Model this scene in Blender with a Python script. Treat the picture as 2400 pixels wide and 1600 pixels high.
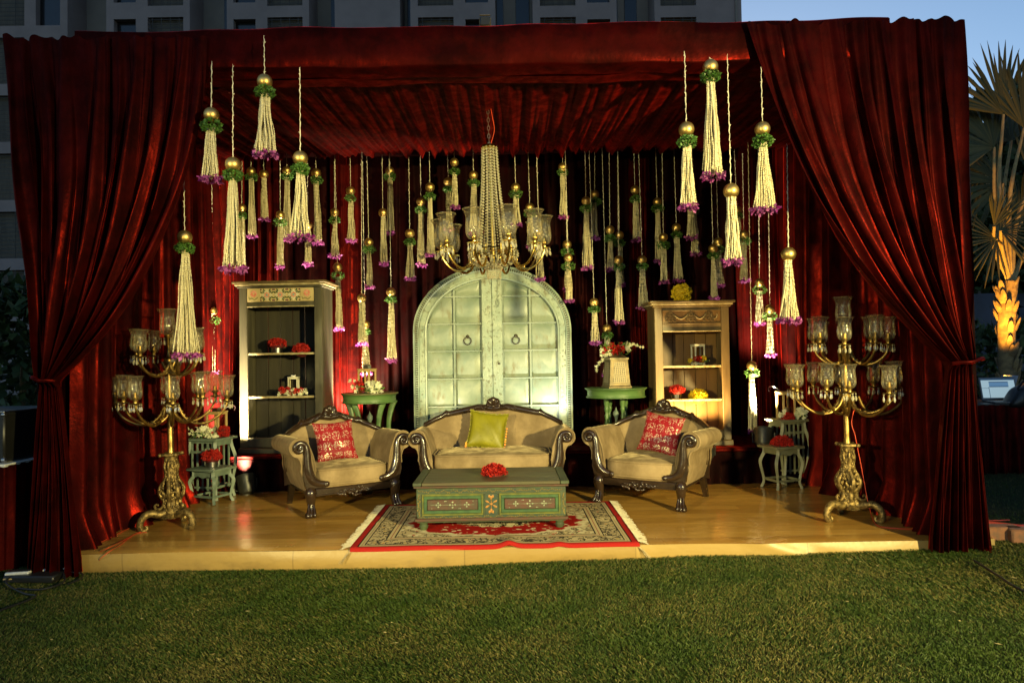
import bpy, math, random
import numpy as np
from mathutils import Vector, Matrix

for _o in list(bpy.data.objects):
    bpy.data.objects.remove(_o)
SC = bpy.context.scene
COL = SC.collection
R = math.radians
random.seed(7)
RNG = np.random.default_rng(11)

# ------------------------------------------------------------------ camera
CAM_Z = 1.485
F_PX, CX, CY = 1600.0, 1200.0, 800.0            # measured on the 2400 x 1600 photograph, 24 mm lens
PITCH = math.atan(37.0 / 1600.0)
ROLL = R(0.95)
_f = Vector((0, math.cos(PITCH), math.sin(PITCH)))
_u0 = Vector((0, -math.sin(PITCH), math.cos(PITCH)))
_r0 = Vector((1, 0, 0))
CR = _r0 * math.cos(ROLL) - _u0 * math.sin(ROLL)
CU = _r0 * math.sin(ROLL) + _u0 * math.cos(ROLL)
cam_data = bpy.data.cameras.new('camera')
cam_data.sensor_width = 36.0
cam_data.lens = 24.0
cam_data.clip_start = 0.05
cam_data.clip_end = 3000
cam = bpy.data.objects.new('camera', cam_data)
COL.objects.link(cam)
_m = Matrix((CR, CU, -_f)).transposed().to_4x4()
_m.translation = Vector((0, 0, CAM_Z))
cam.matrix_world = _m
SC.camera = cam


def at(x, y, Y):
    """world point on the plane at depth Y that the photograph shows at pixel x, y"""
    d = CR * ((x - CX) / F_PX) + CU * ((CY - y) / F_PX) + _f
    k = Y / d.y
    return Vector((d.x * k, Y, CAM_Z + d.z * k))


# ------------------------------------------------------------------ world, sun, exposure
W = bpy.data.worlds.new('World')
SC.world = W
W.use_nodes = True
_nt = W.node_tree
_nt.nodes.clear()
_sky = _nt.nodes.new('ShaderNodeTexSky')
_sky.sky_type = 'NISHITA'
_sky.sun_disc = False
_sky.sun_elevation = R(12.0)
_sky.sun_rotation = R(15)
_sky.air_density = 1.0
_sky.dust_density = 0.15
_sky.ozone_density = 2.7
_bg = _nt.nodes.new('ShaderNodeBackground')
_bg.inputs['Strength'].default_value = 0.15
_wo = _nt.nodes.new('ShaderNodeOutputWorld')
_nt.links.new(_sky.outputs[0], _bg.inputs[0])
_nt.links.new(_bg.outputs[0], _wo.inputs[0])


def light(name, kind, loc, aim, power, color, size=0.1, angle=60, blend=0.5):
    d = bpy.data.lights.new(name, kind)
    d.energy = power
    d.color = color
    if kind == 'SUN':
        d.angle = size
    else:
        d.shadow_soft_size = size
    if kind == 'SPOT':
        d.spot_size = R(angle)
        d.spot_blend = blend
    o = bpy.data.objects.new(name, d)
    COL.objects.link(o)
    o.location = loc
    o.rotation_euler = (Vector(aim) - Vector(loc)).to_track_quat('-Z', 'Y').to_euler()
    return o


# the sun has set: only a breath of it is left, from the sky's own side
light('sun', 'SUN', (9, 34, 6.2), (0, 0, 0), 0.02, (1, 0.75, 0.6), size=R(12))
# the two halogen floodlights on stands that face the stage (their twin highlights show on every gold ball)
WARM = (1.0, 0.83, 0.32)
light('flood_light', 'SPOT', (4.7, -2.0, 2.5), (0.2, 6.0, 0.95), 7500, WARM, size=0.12, angle=56, blend=1.0)
light('flood_light', 'SPOT', (-4.3, -2.0, 2.2), (0.45, 6.4, 0.95), 3000, WARM, size=0.12, angle=46, blend=1.0)

SC.view_settings.view_transform = 'Standard'
SC.view_settings.look = 'None'
SC.view_settings.gamma = 1.0
SC.view_settings.exposure = 0.0
SC.view_settings.use_curve_mapping = False
SC.render.engine = 'CYCLES'
SC.cycles.use_denoising = True
SC.cycles.max_bounces = 6
SC.cycles.transparent_max_bounces = 18
SC.cycles.sample_clamp_indirect = 6.0
SC.cycles.caustics_reflective = False
SC.cycles.caustics_refractive = False


# ------------------------------------------------------------------ shader expressions
class S:
    """a socket that can be computed with"""
    def __init__(s, nt, sock):
        s.nt, s.k = nt, sock

    def _m(s, op, b=None, c=None):
        n = s.nt.nodes.new('ShaderNodeMath')
        n.operation = op
        for i, x in enumerate((s, b, c)):
            if x is None:
                continue
            if isinstance(x, S):
                s.nt.links.new(x.k, n.inputs[i])
            else:
                n.inputs[i].default_value = x
        return S(s.nt, n.outputs[0])

    def __add__(s, b): return s._m('ADD', b)
    __radd__ = __add__
    def __sub__(s, b): return s._m('SUBTRACT', b)
    def __rsub__(s, b): return (s * -1.0) + b
    def __mul__(s, b): return s._m('MULTIPLY', b)
    __rmul__ = __mul__
    def __truediv__(s, b): return s._m('DIVIDE', b)
    def lt(s, b): return s._m('LESS_THAN', b)
    def gt(s, b): return s._m('GREATER_THAN', b)
    def mn(s, b): return s._m('MINIMUM', b)
    def mx(s, b): return s._m('MAXIMUM', b)
    def abs(s): return s._m('ABSOLUTE')
    def sin(s): return s._m('SINE')
    def fr(s): return s._m('FRACT')
    def fl(s): return s._m('FLOOR')
    def pw(s, b): return s._m('POWER', b)
    def sq(s): return s._m('SQRT')
    def at2(s, b): return s._m('ARCTAN2', b)

    def sm(s, lo, hi, a=0.0, b=1.0):
        n = s.nt.nodes.new('ShaderNodeMapRange')
        n.interpolation_type = 'SMOOTHSTEP'
        s.nt.links.new(s.k, n.inputs[0])
        for i, x in enumerate((lo, hi, a, b)):
            n.inputs[i + 1].default_value = x
        return S(s.nt, n.outputs[0])


class Mat:
    def __init__(s, name):
        s.m = bpy.data.materials.new(name)
        s.m.use_nodes = True
        s.nt = s.m.node_tree
        s.b = s.nt.nodes['Principled BSDF']
        s.out = s.nt.nodes['Material Output']

    def node(s, t, **kw):
        n = s.nt.nodes.new(t)
        for k, v in kw.items():
            setattr(n, k, v)
        return n

    def coord(s, kind='Object', scale=(1, 1, 1)):
        n = s.node('ShaderNodeTexCoord')
        v = n.outputs[kind]
        if scale != (1, 1, 1):
            mp = s.node('ShaderNodeMapping')
            mp.inputs['Scale'].default_value = scale
            s.nt.links.new(v, mp.inputs[0])
            v = mp.outputs[0]
        return v

    def xyz(s, kind='Object'):
        n = s.node('ShaderNodeSeparateXYZ')
        s.nt.links.new(s.coord(kind), n.inputs[0])
        return [S(s.nt, n.outputs[i]) for i in range(3)]

    def noise(s, scale=5, detail=3, rough=0.55, vec=None, dist=0):
        n = s.node('ShaderNodeTexNoise')
        n.inputs['Scale'].default_value = scale
        n.inputs['Detail'].default_value = detail
        n.inputs['Roughness'].default_value = rough
        n.inputs['Distortion'].default_value = dist
        s.nt.links.new(vec if vec is not None else s.coord(), n.inputs['Vector'])
        return S(s.nt, n.outputs[0])

    def voro(s, scale=5, feature='F1', vec=None, rnd=1.0):
        n = s.node('ShaderNodeTexVoronoi', feature=feature)
        n.inputs['Scale'].default_value = scale
        n.inputs['Randomness'].default_value = rnd
        s.nt.links.new(vec if vec is not None else s.coord(), n.inputs['Vector'])
        return S(s.nt, n.outputs['Distance'])

    def island(s):
        n = s.node('ShaderNodeNewGeometry')
        return S(s.nt, n.outputs['Random Per Island'])

    def orand(s):
        n = s.node('ShaderNodeObjectInfo')
        return S(s.nt, n.outputs['Random'])

    def mix(s, fac, a, b):
        n = s.node('ShaderNodeMix', data_type='RGBA')
        s.put(n.inputs[0], fac)
        s.put(n.inputs[6], a)
        s.put(n.inputs[7], b)
        return S(s.nt, n.outputs[2])

    def put(s, inp, v):
        if isinstance(v, S):
            s.nt.links.new(v.k, inp)
        elif isinstance(v, (tuple, list)) and len(v) == 3 and inp.type == 'RGBA':
            inp.default_value = (*v, 1)
        else:
            inp.default_value = v

    def set(s, **kw):
        names = dict(color='Base Color', rough='Roughness', metal='Metallic', spec='Specular IOR Level', sheen='Sheen Weight',
                     sheen_rough='Sheen Roughness', sheen_tint='Sheen Tint', coat='Coat Weight', coat_rough='Coat Roughness', trans='Transmission Weight',
                     alpha='Alpha', emit='Emission Color', emit_s='Emission Strength', sss='Subsurface Weight', ior='IOR')
        for k, v in kw.items():
            s.put(s.b.inputs[names[k]], v)
        return s

    def bump(s, h, strength=0.3, dist=0.01):
        n = s.node('ShaderNodeBump')
        n.inputs['Strength'].default_value = strength
        n.inputs['Distance'].default_value = dist
        s.nt.links.new(h.k, n.inputs['Height'])
        s.nt.links.new(n.outputs[0], s.b.inputs['Normal'])
        return s


def pm(name, c1, c2=None, rough=0.5, metal=0.0, nscale=6.0, detail=4, bump=0.0, bscale=60.0, spec=0.5, coat=0.0, sheen=0.0, stretch=(1, 1, 1), rvar=0.0, lo=0.35, hi=0.65):
    m = Mat(name)
    if c2 is None:
        c2 = tuple(x * 0.72 for x in c1)
    v = m.coord('Object', stretch)
    n = m.noise(nscale, detail, 0.6, v)
    m.set(color=m.mix(n.sm(lo, hi), c1, c2), rough=(n * rvar + rough) if rvar else rough, metal=metal, spec=spec, coat=coat)
    if sheen:
        m.set(sheen=sheen, sheen_rough=0.4, sheen_tint=tuple(min(1, x * 2.2) for x in c1))
    if bump:
        m.bump(m.noise(bscale, 3, 0.6, v), bump, 0.01)
    return m.m


def velvet_mat(name, dark, mid, tint, sheen=1.0, gloss=0.0, gtint=(1, 0.035, 0.014)):
    m = Mat(name)
    n = m.noise(3.0, 5, 0.65)
    crush = m.noise(11.0, 4, 0.6, m.coord('Object', (1, 1, 0.45)))
    m.set(color=m.mix(n.sm(0.35, 0.7), dark, mid), rough=crush.sm(0.35, 0.7, 0.7, 0.5), spec=0.03,
          sheen=crush.sm(0.36, 0.66, sheen * 0.40, sheen * 1.25), sheen_rough=0.32, sheen_tint=tint)
    m.bump(m.noise(34, 4, 0.65) * 0.5 + crush * 1.0, 0.20, 0.016)
    if gloss:
        # the pile catches the light along every fold
        g = m.node('ShaderNodeBsdfGlossy')
        g.inputs[0].default_value = (*gtint, 1)
        m.put(g.inputs['Roughness'], crush.sm(0.3, 0.7, 0.40, 0.28))
        for l in m.nt.links:
            if l.to_node == m.b and l.to_socket.name == 'Normal':
                m.nt.links.new(l.from_socket, g.inputs['Normal'])
                break
        mx = m.node('ShaderNodeMixShader')
        m.put(mx.inputs[0], crush.sm(0.38, 0.72, gloss * 0.45, gloss * 1.5))
        m.nt.links.new(m.b.outputs[0], mx.inputs[1])
        m.nt.links.new(g.outputs[0], mx.inputs[2])
        m.nt.links.new(mx.outputs[0], m.out.inputs[0])
    return m.m


def glass_mat(name, etched=True):
    m = Mat(name)
    nt = m.nt
    tr = m.node('ShaderNodeBsdfTransparent')
    tr.inputs[0].default_value = (0.93, 0.90, 0.80, 1)
    gl = m.node('ShaderNodeBsdfGlossy')
    gl.inputs['Roughness'].default_value = 0.06
    gl.inputs[0].default_value = (1, 0.93, 0.78, 1)
    fr = m.node('ShaderNodeFresnel')
    fr.inputs[0].default_value = 1.5
    mx = m.node('ShaderNodeMixShader')
    f = S(nt, fr.outputs[0]) * 0.55 + 0.012
    nt.links.new(f.k, mx.inputs[0])
    nt.links.new(tr.outputs[0], mx.inputs[1])
    nt.links.new(gl.outputs[0], mx.inputs[2])
    last = mx
    if etched:
        x, y, z = m.xyz()
        ang = y.at2(x)
        # cut leaf sprigs in the belly of the shade
        leaf = ((ang * 9.0 + (z * 95.0).sin() * 1.2).sin() * (z * 150.0).sin())
        band = z.sm(0.02, 0.05) * z.sm(0.165, 0.13)
        mask = leaf.sm(0.25, 0.6) * band * 0.20 + 0.055
        df = m.node('ShaderNodeBsdfTranslucent')
        df.inputs[0].default_value = (0.95, 0.88, 0.66, 1)
        d2 = m.node('ShaderNodeBsdfDiffuse')
        d2.inputs[0].default_value = (0.95, 0.88, 0.66, 1)
        md = m.node('ShaderNodeMixShader')
        md.inputs[0].default_value = 0.5
        nt.links.new(df.outputs[0], md.inputs[1])
        nt.links.new(d2.outputs[0], md.inputs[2])
        m2 = m.node('ShaderNodeMixShader')
        nt.links.new(mask.k, m2.inputs[0])
        nt.links.new(mx.outputs[0], m2.inputs[1])
        nt.links.new(md.outputs[0], m2.inputs[2])
        last = m2
    nt.links.new(last.outputs[0], m.out.inputs[0])
    return m.m


def crystal_mat():
    m = Mat('crystal')
    nt = m.nt
    tr = m.node('ShaderNodeBsdfTransparent')
    tr.inputs[0].default_value = (0.85, 0.85, 0.78, 1)
    gl = m.node('ShaderNodeBsdfGlossy')
    gl.inputs['Roughness'].default_value = 0.12
    df = m.node('ShaderNodeBsdfDiffuse')
    df.inputs[0].default_value = (0.92, 0.84, 0.58, 1)
    a = m.node('ShaderNodeMixShader')
    a.inputs[0].default_value = 0.45
    nt.links.new(gl.outputs[0], a.inputs[1])
    nt.links.new(df.outputs[0], a.inputs[2])
    b = m.node('ShaderNodeMixShader')
    b.inputs[0].default_value = 0.68
    nt.links.new(tr.outputs[0], b.inputs[1])
    nt.links.new(a.outputs[0], b.inputs[2])
    nt.links.new(b.outputs[0], m.out.inputs[0])
    return m.m


def isl_mat(name, c1, c2, rough=0.6, sheen=0.0, trans=0.0, spec=0.3):
    """foliage and petals: each loose piece takes its own shade between two colours"""
    m = Mat(name)
    m.set(color=m.mix(m.island(), c1, c2), rough=rough, spec=spec)
    if trans:
        t = m.node('ShaderNodeBsdfTranslucent')
        m.put(t.inputs[0], m.mix(m.island(), c1, c2))
        mx = m.node('ShaderNodeMixShader')
        mx.inputs[0].default_value = trans
        m.nt.links.new(m.b.outputs[0], mx.inputs[1])
        m.nt.links.new(t.outputs[0], mx.inputs[2])
        m.nt.links.new(mx.outputs[0], m.out.inputs[0])
    return m.m


MT = {}
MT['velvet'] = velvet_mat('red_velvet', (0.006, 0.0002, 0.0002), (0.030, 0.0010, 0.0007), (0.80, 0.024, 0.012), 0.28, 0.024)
MT['velvet_shaded'] = velvet_mat('shaded_red_velvet', (0.003, 0.0002, 0.0002), (0.007, 0.0003, 0.0003), (0.35, 0.008, 0.006), 0.035, 0.002)  # the same red velvet, with shade put into its colour
MT['beige'] = velvet_mat('beige_plush', (0.172, 0.122, 0.066), (0.312, 0.230, 0.132), (0.80, 0.66, 0.40), 0.34)
MT['dark_wood'] = pm('lacquered_dark_wood', (0.030, 0.017, 0.010), (0.018, 0.010, 0.006), rough=0.22, nscale=14, spec=0.6, coat=0.35, bump=0.12, bscale=40)
MT['gold_ball'] = pm('matt_gold', (0.70, 0.49, 0.17), (0.62, 0.42, 0.14), rough=0.43, metal=1.0, nscale=20)
MT['brass'] = pm('aged_brass', (0.44, 0.30, 0.095), (0.22, 0.14, 0.045), rough=0.33, metal=1.0, nscale=18, rvar=0.2)
MT['bright_brass'] = pm('polished_brass', (0.85, 0.60, 0.16), (0.72, 0.48, 0.12), rough=0.18, metal=1.0, nscale=12)
MT['antique_gold'] = pm('antique_gold_casting', (0.31, 0.215, 0.078), (0.085, 0.058, 0.022), rough=0.52, metal=0.75, nscale=35, bump=0.35, bscale=70)
MT['jasmine'] = isl_mat('jasmine_buds', (0.86, 0.78, 0.52), (0.66, 0.58, 0.34), 0.6, trans=0.15)
MT['string'] = pm('bud_string', (0.80, 0.74, 0.55), rough=0.7)
MT['collar'] = isl_mat('green_leaf_collar', (0.035, 0.10, 0.018), (0.10, 0.21, 0.04), 0.4, trans=0.15)
MT['orchid'] = isl_mat('purple_orchid_petals', (0.17, 0.005, 0.15), (0.44, 0.12, 0.39), 0.5, trans=0.25)
MT['glass'] = glass_mat('etched_glass')
MT['pane'] = glass_mat('lantern_glass', False)
MT['crystal'] = crystal_mat()
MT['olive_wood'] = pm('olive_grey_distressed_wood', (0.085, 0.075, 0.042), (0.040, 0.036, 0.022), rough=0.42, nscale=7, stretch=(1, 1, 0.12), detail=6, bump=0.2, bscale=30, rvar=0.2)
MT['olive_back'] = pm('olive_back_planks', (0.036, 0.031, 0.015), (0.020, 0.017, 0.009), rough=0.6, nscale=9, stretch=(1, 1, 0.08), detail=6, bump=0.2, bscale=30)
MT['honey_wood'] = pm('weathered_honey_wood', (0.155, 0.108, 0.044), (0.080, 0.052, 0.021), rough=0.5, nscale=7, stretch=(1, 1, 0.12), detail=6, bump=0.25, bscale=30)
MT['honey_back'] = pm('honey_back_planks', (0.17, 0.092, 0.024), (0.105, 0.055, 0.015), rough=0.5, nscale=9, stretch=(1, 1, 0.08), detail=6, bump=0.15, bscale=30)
MT['cream_edge'] = pm('worn_cream_edge', (0.40, 0.34, 0.19), (0.24, 0.19, 0.09), rough=0.45, nscale=20)
MT['mint'] = None
MT['sage'] = pm('sage_paint', (0.155, 0.205, 0.165), (0.105, 0.145, 0.115), rough=0.5, nscale=9, detail=6, bump=0.15)
MT['green_paint'] = pm('green_table_paint', (0.088, 0.165, 0.050), (0.058, 0.115, 0.036), rough=0.38, nscale=5, stretch=(0.6, 0.6, 3), detail=6, bump=0.12)
MT['brown_top'] = pm('worn_brown_green_top', (0.13, 0.105, 0.04), (0.09, 0.13, 0.045), rough=0.4, nscale=6, detail=6)
MT['red_bloom'] = isl_mat('red_carnation', (0.20, 0.003, 0.003), (0.62, 0.028, 0.018), 0.6, trans=0.1)
MT['red_foam'] = pm('red_flower_heart', (0.11, 0.002, 0.002), (0.06, 0.001, 0.001), rough=0.8, nscale=60)
MT['yellow_foam'] = pm('yellow_flower_heart', (0.50, 0.34, 0.006), (0.36, 0.24, 0.005), rough=0.8, nscale=60)
MT['yellow_bloom'] = isl_mat('yellow_chrysanthemum', (0.66, 0.46, 0.008), (0.90, 0.70, 0.04), 0.55, trans=0.15)
MT['white_bloom'] = isl_mat('white_orchid', (0.80, 0.78, 0.62), (0.62, 0.64, 0.40), 0.5, trans=0.25)
MT['leaf'] = isl_mat('leaf_green', (0.05, 0.12, 0.025), (0.13, 0.22, 0.05), 0.45, trans=0.2)
MT['steel'] = pm('brushed_steel', (0.55, 0.53, 0.50), (0.45, 0.43, 0.40), rough=0.28, metal=1.0, nscale=10, stretch=(1, 1, 20))
MT['black'] = pm('black_plastic', (0.014, 0.014, 0.013), rough=0.4)
MT['black_metal'] = pm('black_painted_metal', (0.022, 0.023, 0.020), (0.040, 0.040, 0.034), rough=0.42, nscale=12, metal=0.3)
MT['dark_iron'] = pm('dark_iron', (0.10, 0.09, 0.065), (0.06, 0.05, 0.04), rough=0.45, metal=0.7)
MT['lantern_wood'] = pm('pale_lantern_wood', (0.48, 0.34, 0.13), (0.38, 0.26, 0.10), rough=0.5, nscale=14, stretch=(1, 1, 0.2))
MT['white_wood'] = pm('chalky_white_wood', (0.60, 0.58, 0.46), (0.45, 0.43, 0.33), rough=0.55, nscale=14)
MT['bronze_lantern'] = pm('pierced_bronze', (0.17, 0.125, 0.06), (0.10, 0.075, 0.04), rough=0.45, metal=0.5, nscale=14)
MT['cream'] = pm('cream', (0.72, 0.66, 0.48), rough=0.7)
MT['wire_red'] = pm('red_wire', (0.62, 0.06, 0.02), rough=0.45)
MT['cable'] = pm('black_cable', (0.010, 0.010, 0.009), rough=0.5)
MT['white_plastic'] = pm('white_plastic', (0.72, 0.72, 0.68), rough=0.4)


# ------------------------------------------------------------------ mesh helpers
def unit_frame(t):
    t = t.normalized()
    a = Vector((0, 0, 1)) if abs(t.z) < 0.9 else Vector((1, 0, 0))
    n = t.cross(a).normalized()
    return n, t.cross(n).normalized()


def smooth_path(pts, k=6):
    """Catmull-Rom through the points"""
    P = [Vector(p) for p in pts]
    P = [P[0] * 2 - P[1]] + P + [P[-1] * 2 - P[-2]]
    out = []
    for i in range(1, len(P) - 2):
        a, b, c, d = P[i - 1:i + 3]
        for j in range(k):
            t = j / k
            out.append(0.5 * ((2 * b) + (c - a) * t + (2 * a - 5 * b + 4 * c - d) * t * t + (3 * b - a - 3 * c + d) * t ** 3))
    out.append(P[-2])
    return out


def lerp_list(vals, n):
    return list(np.interp(np.linspace(0, len(vals) - 1, n), range(len(vals)), vals))


class MB:
    def __init__(s):
        s.v, s.f = [], []

    def add(s, vs, fs):
        o = len(s.v)
        s.v.extend(tuple(v) for v in vs)
        s.f.extend(tuple(i + o for i in f) for f in fs)
        return s

    def grid(s, pts, closed=False):
        """pts[i][j]; closed joins the last j to the first"""
        nu, nv = len(pts), len(pts[0])
        fs = []
        for i in range(nu - 1):
            for j in range(nv if closed else nv - 1):
                k = (j + 1) % nv
                fs.append((i * nv + j, i * nv + k, (i + 1) * nv + k, (i + 1) * nv + j))
        return s.add([p for row in pts for p in row], fs)

    def surf(s, fn, nu, nv):
        return s.grid([[fn(i / nu, j / nv) for j in range(nv + 1)] for i in range(nu + 1)])

    def tube(s, pts, r, n=8, cap=True, squash=None):
        pts = [Vector(p) for p in pts]
        m = len(pts)
        rs = [r] * m if not hasattr(r, '__len__') else (list(r) if len(r) == m else lerp_list(r, m))
        rows, nn = [], None
        for i, p in enumerate(pts):
            t = (pts[min(i + 1, m - 1)] - pts[max(i - 1, 0)])
            t = t.normalized() if t.length > 1e-9 else Vector((0, 0, 1))
            if nn is None:
                nn, bb = unit_frame(t)
            else:
                nn = (nn - t * nn.dot(t))
                nn = nn.normalized() if nn.length > 1e-6 else unit_frame(t)[0]
                bb = t.cross(nn)
            row = []
            for j in range(n):
                a = 2 * math.pi * j / n
                o = nn * math.cos(a) * rs[i] + bb * math.sin(a) * rs[i]
                if squash:
                    o = Vector((o.x * squash[0], o.y * squash[1], o.z * squash[2]))
                row.append(p + o)
            rows.append(row)
        o = len(s.v)
        s.grid(rows, True)
        if cap:
            s.f.append(tuple(o + j for j in range(n))[::-1])
            s.f.append(tuple(o + (m - 1) * n + j for j in range(n)))
        return s

    def lathe(s, prof, n=16, c=(0, 0, 0), cap=True, ang0=0.0, M=None):
        c = Vector(c)
        rows = []
        for r, z in prof:
            row = [Vector((r * math.cos(ang0 + 2 * math.pi * j / n), r * math.sin(ang0 + 2 * math.pi * j / n), z)) for j in range(n)]
            rows.append([(M @ p if M else p) + c for p in row])
        o = len(s.v)
        s.grid(rows, True)
        if cap:
            s.f.append(tuple(o + j for j in range(n))[::-1])
            s.f.append(tuple(o + (len(prof) - 1) * n + j for j in range(n)))
        return s

    def box(s, c, d, b=0.004, M=None):
        """box of full size d about c, edges chamfered by b"""
        hx, hy, hz = d[0] / 2, d[1] / 2, d[2] / 2
        b = min(b, hx * 0.45, hy * 0.45, hz * 0.45)
        vs, idx = [], {}
        for sx in (-1, 1):
            for sy in (-1, 1):
                for sz in (-1, 1):
                    for ax in range(3):
                        p = [sx * (hx - b), sy * (hy - b), sz * (hz - b)]
                        p[ax] = (sx * hx, sy * hy, sz * hz)[ax]
                        idx[(sx, sy, sz, ax)] = len(vs)
                        vs.append(Vector(p))
        fs = []
        for ax in range(3):
            o1, o2 = (ax + 1) % 3, (ax + 2) % 3
            for sg in (-1, 1):
                q = []
                for a, bb in ((-1, -1), (1, -1), (1, 1), (-1, 1)):
                    k = [0, 0, 0]
                    k[ax], k[o1], k[o2] = sg, a, bb
                    q.append(idx[(*k, ax)])
                fs.append(tuple(q) if sg > 0 else tuple(q[::-1]))
        for ax in range(3):
            o1, o2 = (ax + 1) % 3, (ax + 2) % 3
            for a in (-1, 1):
                for bb in (-1, 1):
                    k0, k1 = [0, 0, 0], [0, 0, 0]
                    k0[ax], k0[o1], k0[o2] = -1, a, bb
                    k1[ax], k1[o1], k1[o2] = 1, a, bb
                    q = (idx[(*k0, o1)], idx[(*k1, o1)], idx[(*k1, o2)], idx[(*k0, o2)])
                    fs.append(q if a * bb > 0 else q[::-1])
        for sx in (-1, 1):
            for sy in (-1, 1):
                for sz in (-1, 1):
                    q = tuple(idx[(sx, sy, sz, ax)] for ax in range(3))
                    fs.append(q if sx * sy * sz > 0 else q[::-1])
        c = Vector(c)
        return s.add([(M @ p if M else p) + c for p in vs], fs)

    def ell(s, c, r, nu=8, nv=6, M=None):
        c = Vector(c)
        rows = []
        for i in range(nv + 1):
            th = math.pi * i / nv
            rows.append([])
            for j in range(nu):
                ph = 2 * math.pi * j / nu
                p = Vector((r[0] * math.sin(th) * math.cos(ph), r[1] * math.sin(th) * math.sin(ph), -r[2] * math.cos(th)))
                rows[-1].append((M @ p if M else p) + c)
        return s.grid(rows, True)

    def sbox(s, c, h, e=0.35, nu=28, nv=14, fn=None):
        """super-ellipsoid: a plump rounded box of half sizes h"""
        c = Vector(c)
        sp = lambda x: math.copysign(abs(x) ** e, x)
        rows = []
        for i in range(nv + 1):
            th = -math.pi / 2 + math.pi * i / nv
            row = []
            for j in range(nu):
                ph = 2 * math.pi * j / nu
                p = Vector((h[0] * sp(math.cos(th)) * sp(math.cos(ph)), h[1] * sp(math.cos(th)) * sp(math.sin(ph)), h[2] * sp(math.sin(th))))
                if fn:
                    p = fn(p)
                row.append(p + c)
            rows.append(row)
        return s.grid(rows, True)

    def prism(s, poly, y0, y1, plane='xz', tri=False):
        """extrude a 2-d outline along the missing axis"""
        def P(a, b, t):
            return {'xz': (a, t, b), 'xy': (a, b, t), 'yz': (t, a, b)}[plane]
        n = len(poly)
        vs = [P(a, b, y0) for a, b in poly] + [P(a, b, y1) for a, b in poly]
        fs = [tuple(range(n)), tuple(range(2 * n - 1, n - 1, -1))]
        fs += [(i, i + n, (i + 1) % n + n, (i + 1) % n) for i in range(n)]
        return s.add(vs, fs)

    def build(s, name, mat, parent=None, smooth=40, loc=None, recalc=True):
        me = bpy.data.meshes.new(name)
        me.from_pydata([tuple(v) for v in s.v], [], s.f)
        if recalc:
            import bmesh
            bm = bmesh.new()
            bm.from_mesh(me)
            bmesh.ops.recalc_face_normals(bm, faces=bm.faces)
            bm.to_mesh(me)
            bm.free()
        if smooth:
            me.shade_smooth()
            if smooth < 180:
                me.set_sharp_from_angle(angle=R(smooth))
        me.materials.append(MT[mat] if isinstance(mat, str) else mat)
        o = bpy.data.objects.new(name, me)
        COL.objects.link(o)
        o.parent = parent
        if loc is not None:
            o.location = loc
        return o


def np_obj(name, verts, faces, mat, parent=None, smooth=False, loc=None):
    verts = np.asarray(verts, np.float32).reshape(-1, 3)
    faces = np.asarray(faces, np.int32)
    k = faces.shape[1]
    me = bpy.data.meshes.new(name)
    me.vertices.add(len(verts))
    me.vertices.foreach_set('co', verts.ravel())
    me.loops.add(faces.size)
    me.loops.foreach_set('vertex_index', faces.ravel())
    me.polygons.add(len(faces))
    me.polygons.foreach_set('loop_start', np.arange(0, faces.size, k, dtype=np.int32))
    me.update(calc_edges=True)
    me.validate()
    if smooth:
        me.shade_smooth()
    me.materials.append(MT[mat] if isinstance(mat, str) else mat)
    o = bpy.data.objects.new(name, me)
    COL.objects.link(o)
    o.parent = parent
    if loc is not None:
        o.location = loc
    return o


def tag(o, label=None, cat=None, group=None, kind=None):
    if label:
        o['label'] = label
    if cat:
        o['category'] = cat
    if group:
        o['group'] = group
    if kind:
        o['kind'] = kind
    return o


def thing(name, label, cat, loc=(0, 0, 0), rz=0.0, group=None):
    o = bpy.data.objects.new(name, None)
    COL.objects.link(o)
    o.empty_display_size = 0.1
    o.location = loc
    o.rotation_euler = (0, 0, rz)
    return tag(o, label, cat, group)


def copy_part(o, parent, **kw):
    c = o.copy()
    COL.objects.link(c)
    c.parent = parent
    for k, v in kw.items():
        setattr(c, k, v)
    return c


def copy_tree(o, parent=None):
    c = o.copy()
    COL.objects.link(c)
    c.parent = parent
    for ch in list(o.children):
        copy_tree(ch, c)
    return c


def rotz(a):
    return Matrix.Rotation(a, 3, 'Z')


def petal_quads(P, N, length, width, curl=0.3, tilt=0.8, rng=RNG):
    """one bent four-sided petal at each point, leaning out along its normal"""
    n = len(P)
    P, N = np.asarray(P, float), np.asarray(N, float)
    rnd = rng.normal(size=(n, 3))
    T = np.cross(N, rnd)
    T /= np.linalg.norm(T, axis=1, keepdims=True) + 1e-9
    B = np.cross(N, T)
    D = N * tilt + B * rng.normal(0.0, 0.6, (n, 1)) + T * rng.normal(0, 0.25, (n, 1))
    D /= np.linalg.norm(D, axis=1, keepdims=True) + 1e-9
    L = length * rng.uniform(0.7, 1.3, (n, 1))
    Wd = width * rng.uniform(0.7, 1.3, (n, 1))
    nrm = np.cross(D, T)
    a = P
    b = P + D * L * 0.55 + T * Wd * 0.5 + nrm * L * curl * 0.3
    c = P + D * L + nrm * L * curl * rng.normal(0, 1, (n, 1))
    d = P + D * L * 0.55 - T * Wd * 0.5 + nrm * L * curl * 0.3
    V = np.stack([a, b, c, d], 1).reshape(-1, 3)
    F = np.arange(4 * n).reshape(n, 4)
    return V, F


def cat_vf(items):
    V, F, o = [], [], 0
    for v, f in items:
        V.append(v)
        F.append(f + o)
        o += len(v)
    return np.concatenate(V), np.concatenate(F)


def sphere_points(n, rng=RNG, up=False, lo=-1.0):
    z = rng.uniform(0.0 if up else lo, 1.0, n)
    a = rng.uniform(0, 2 * math.pi, n)
    r = np.sqrt(1 - z * z)
    return np.stack([r * np.cos(a), r * np.sin(a), z], 1)


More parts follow.
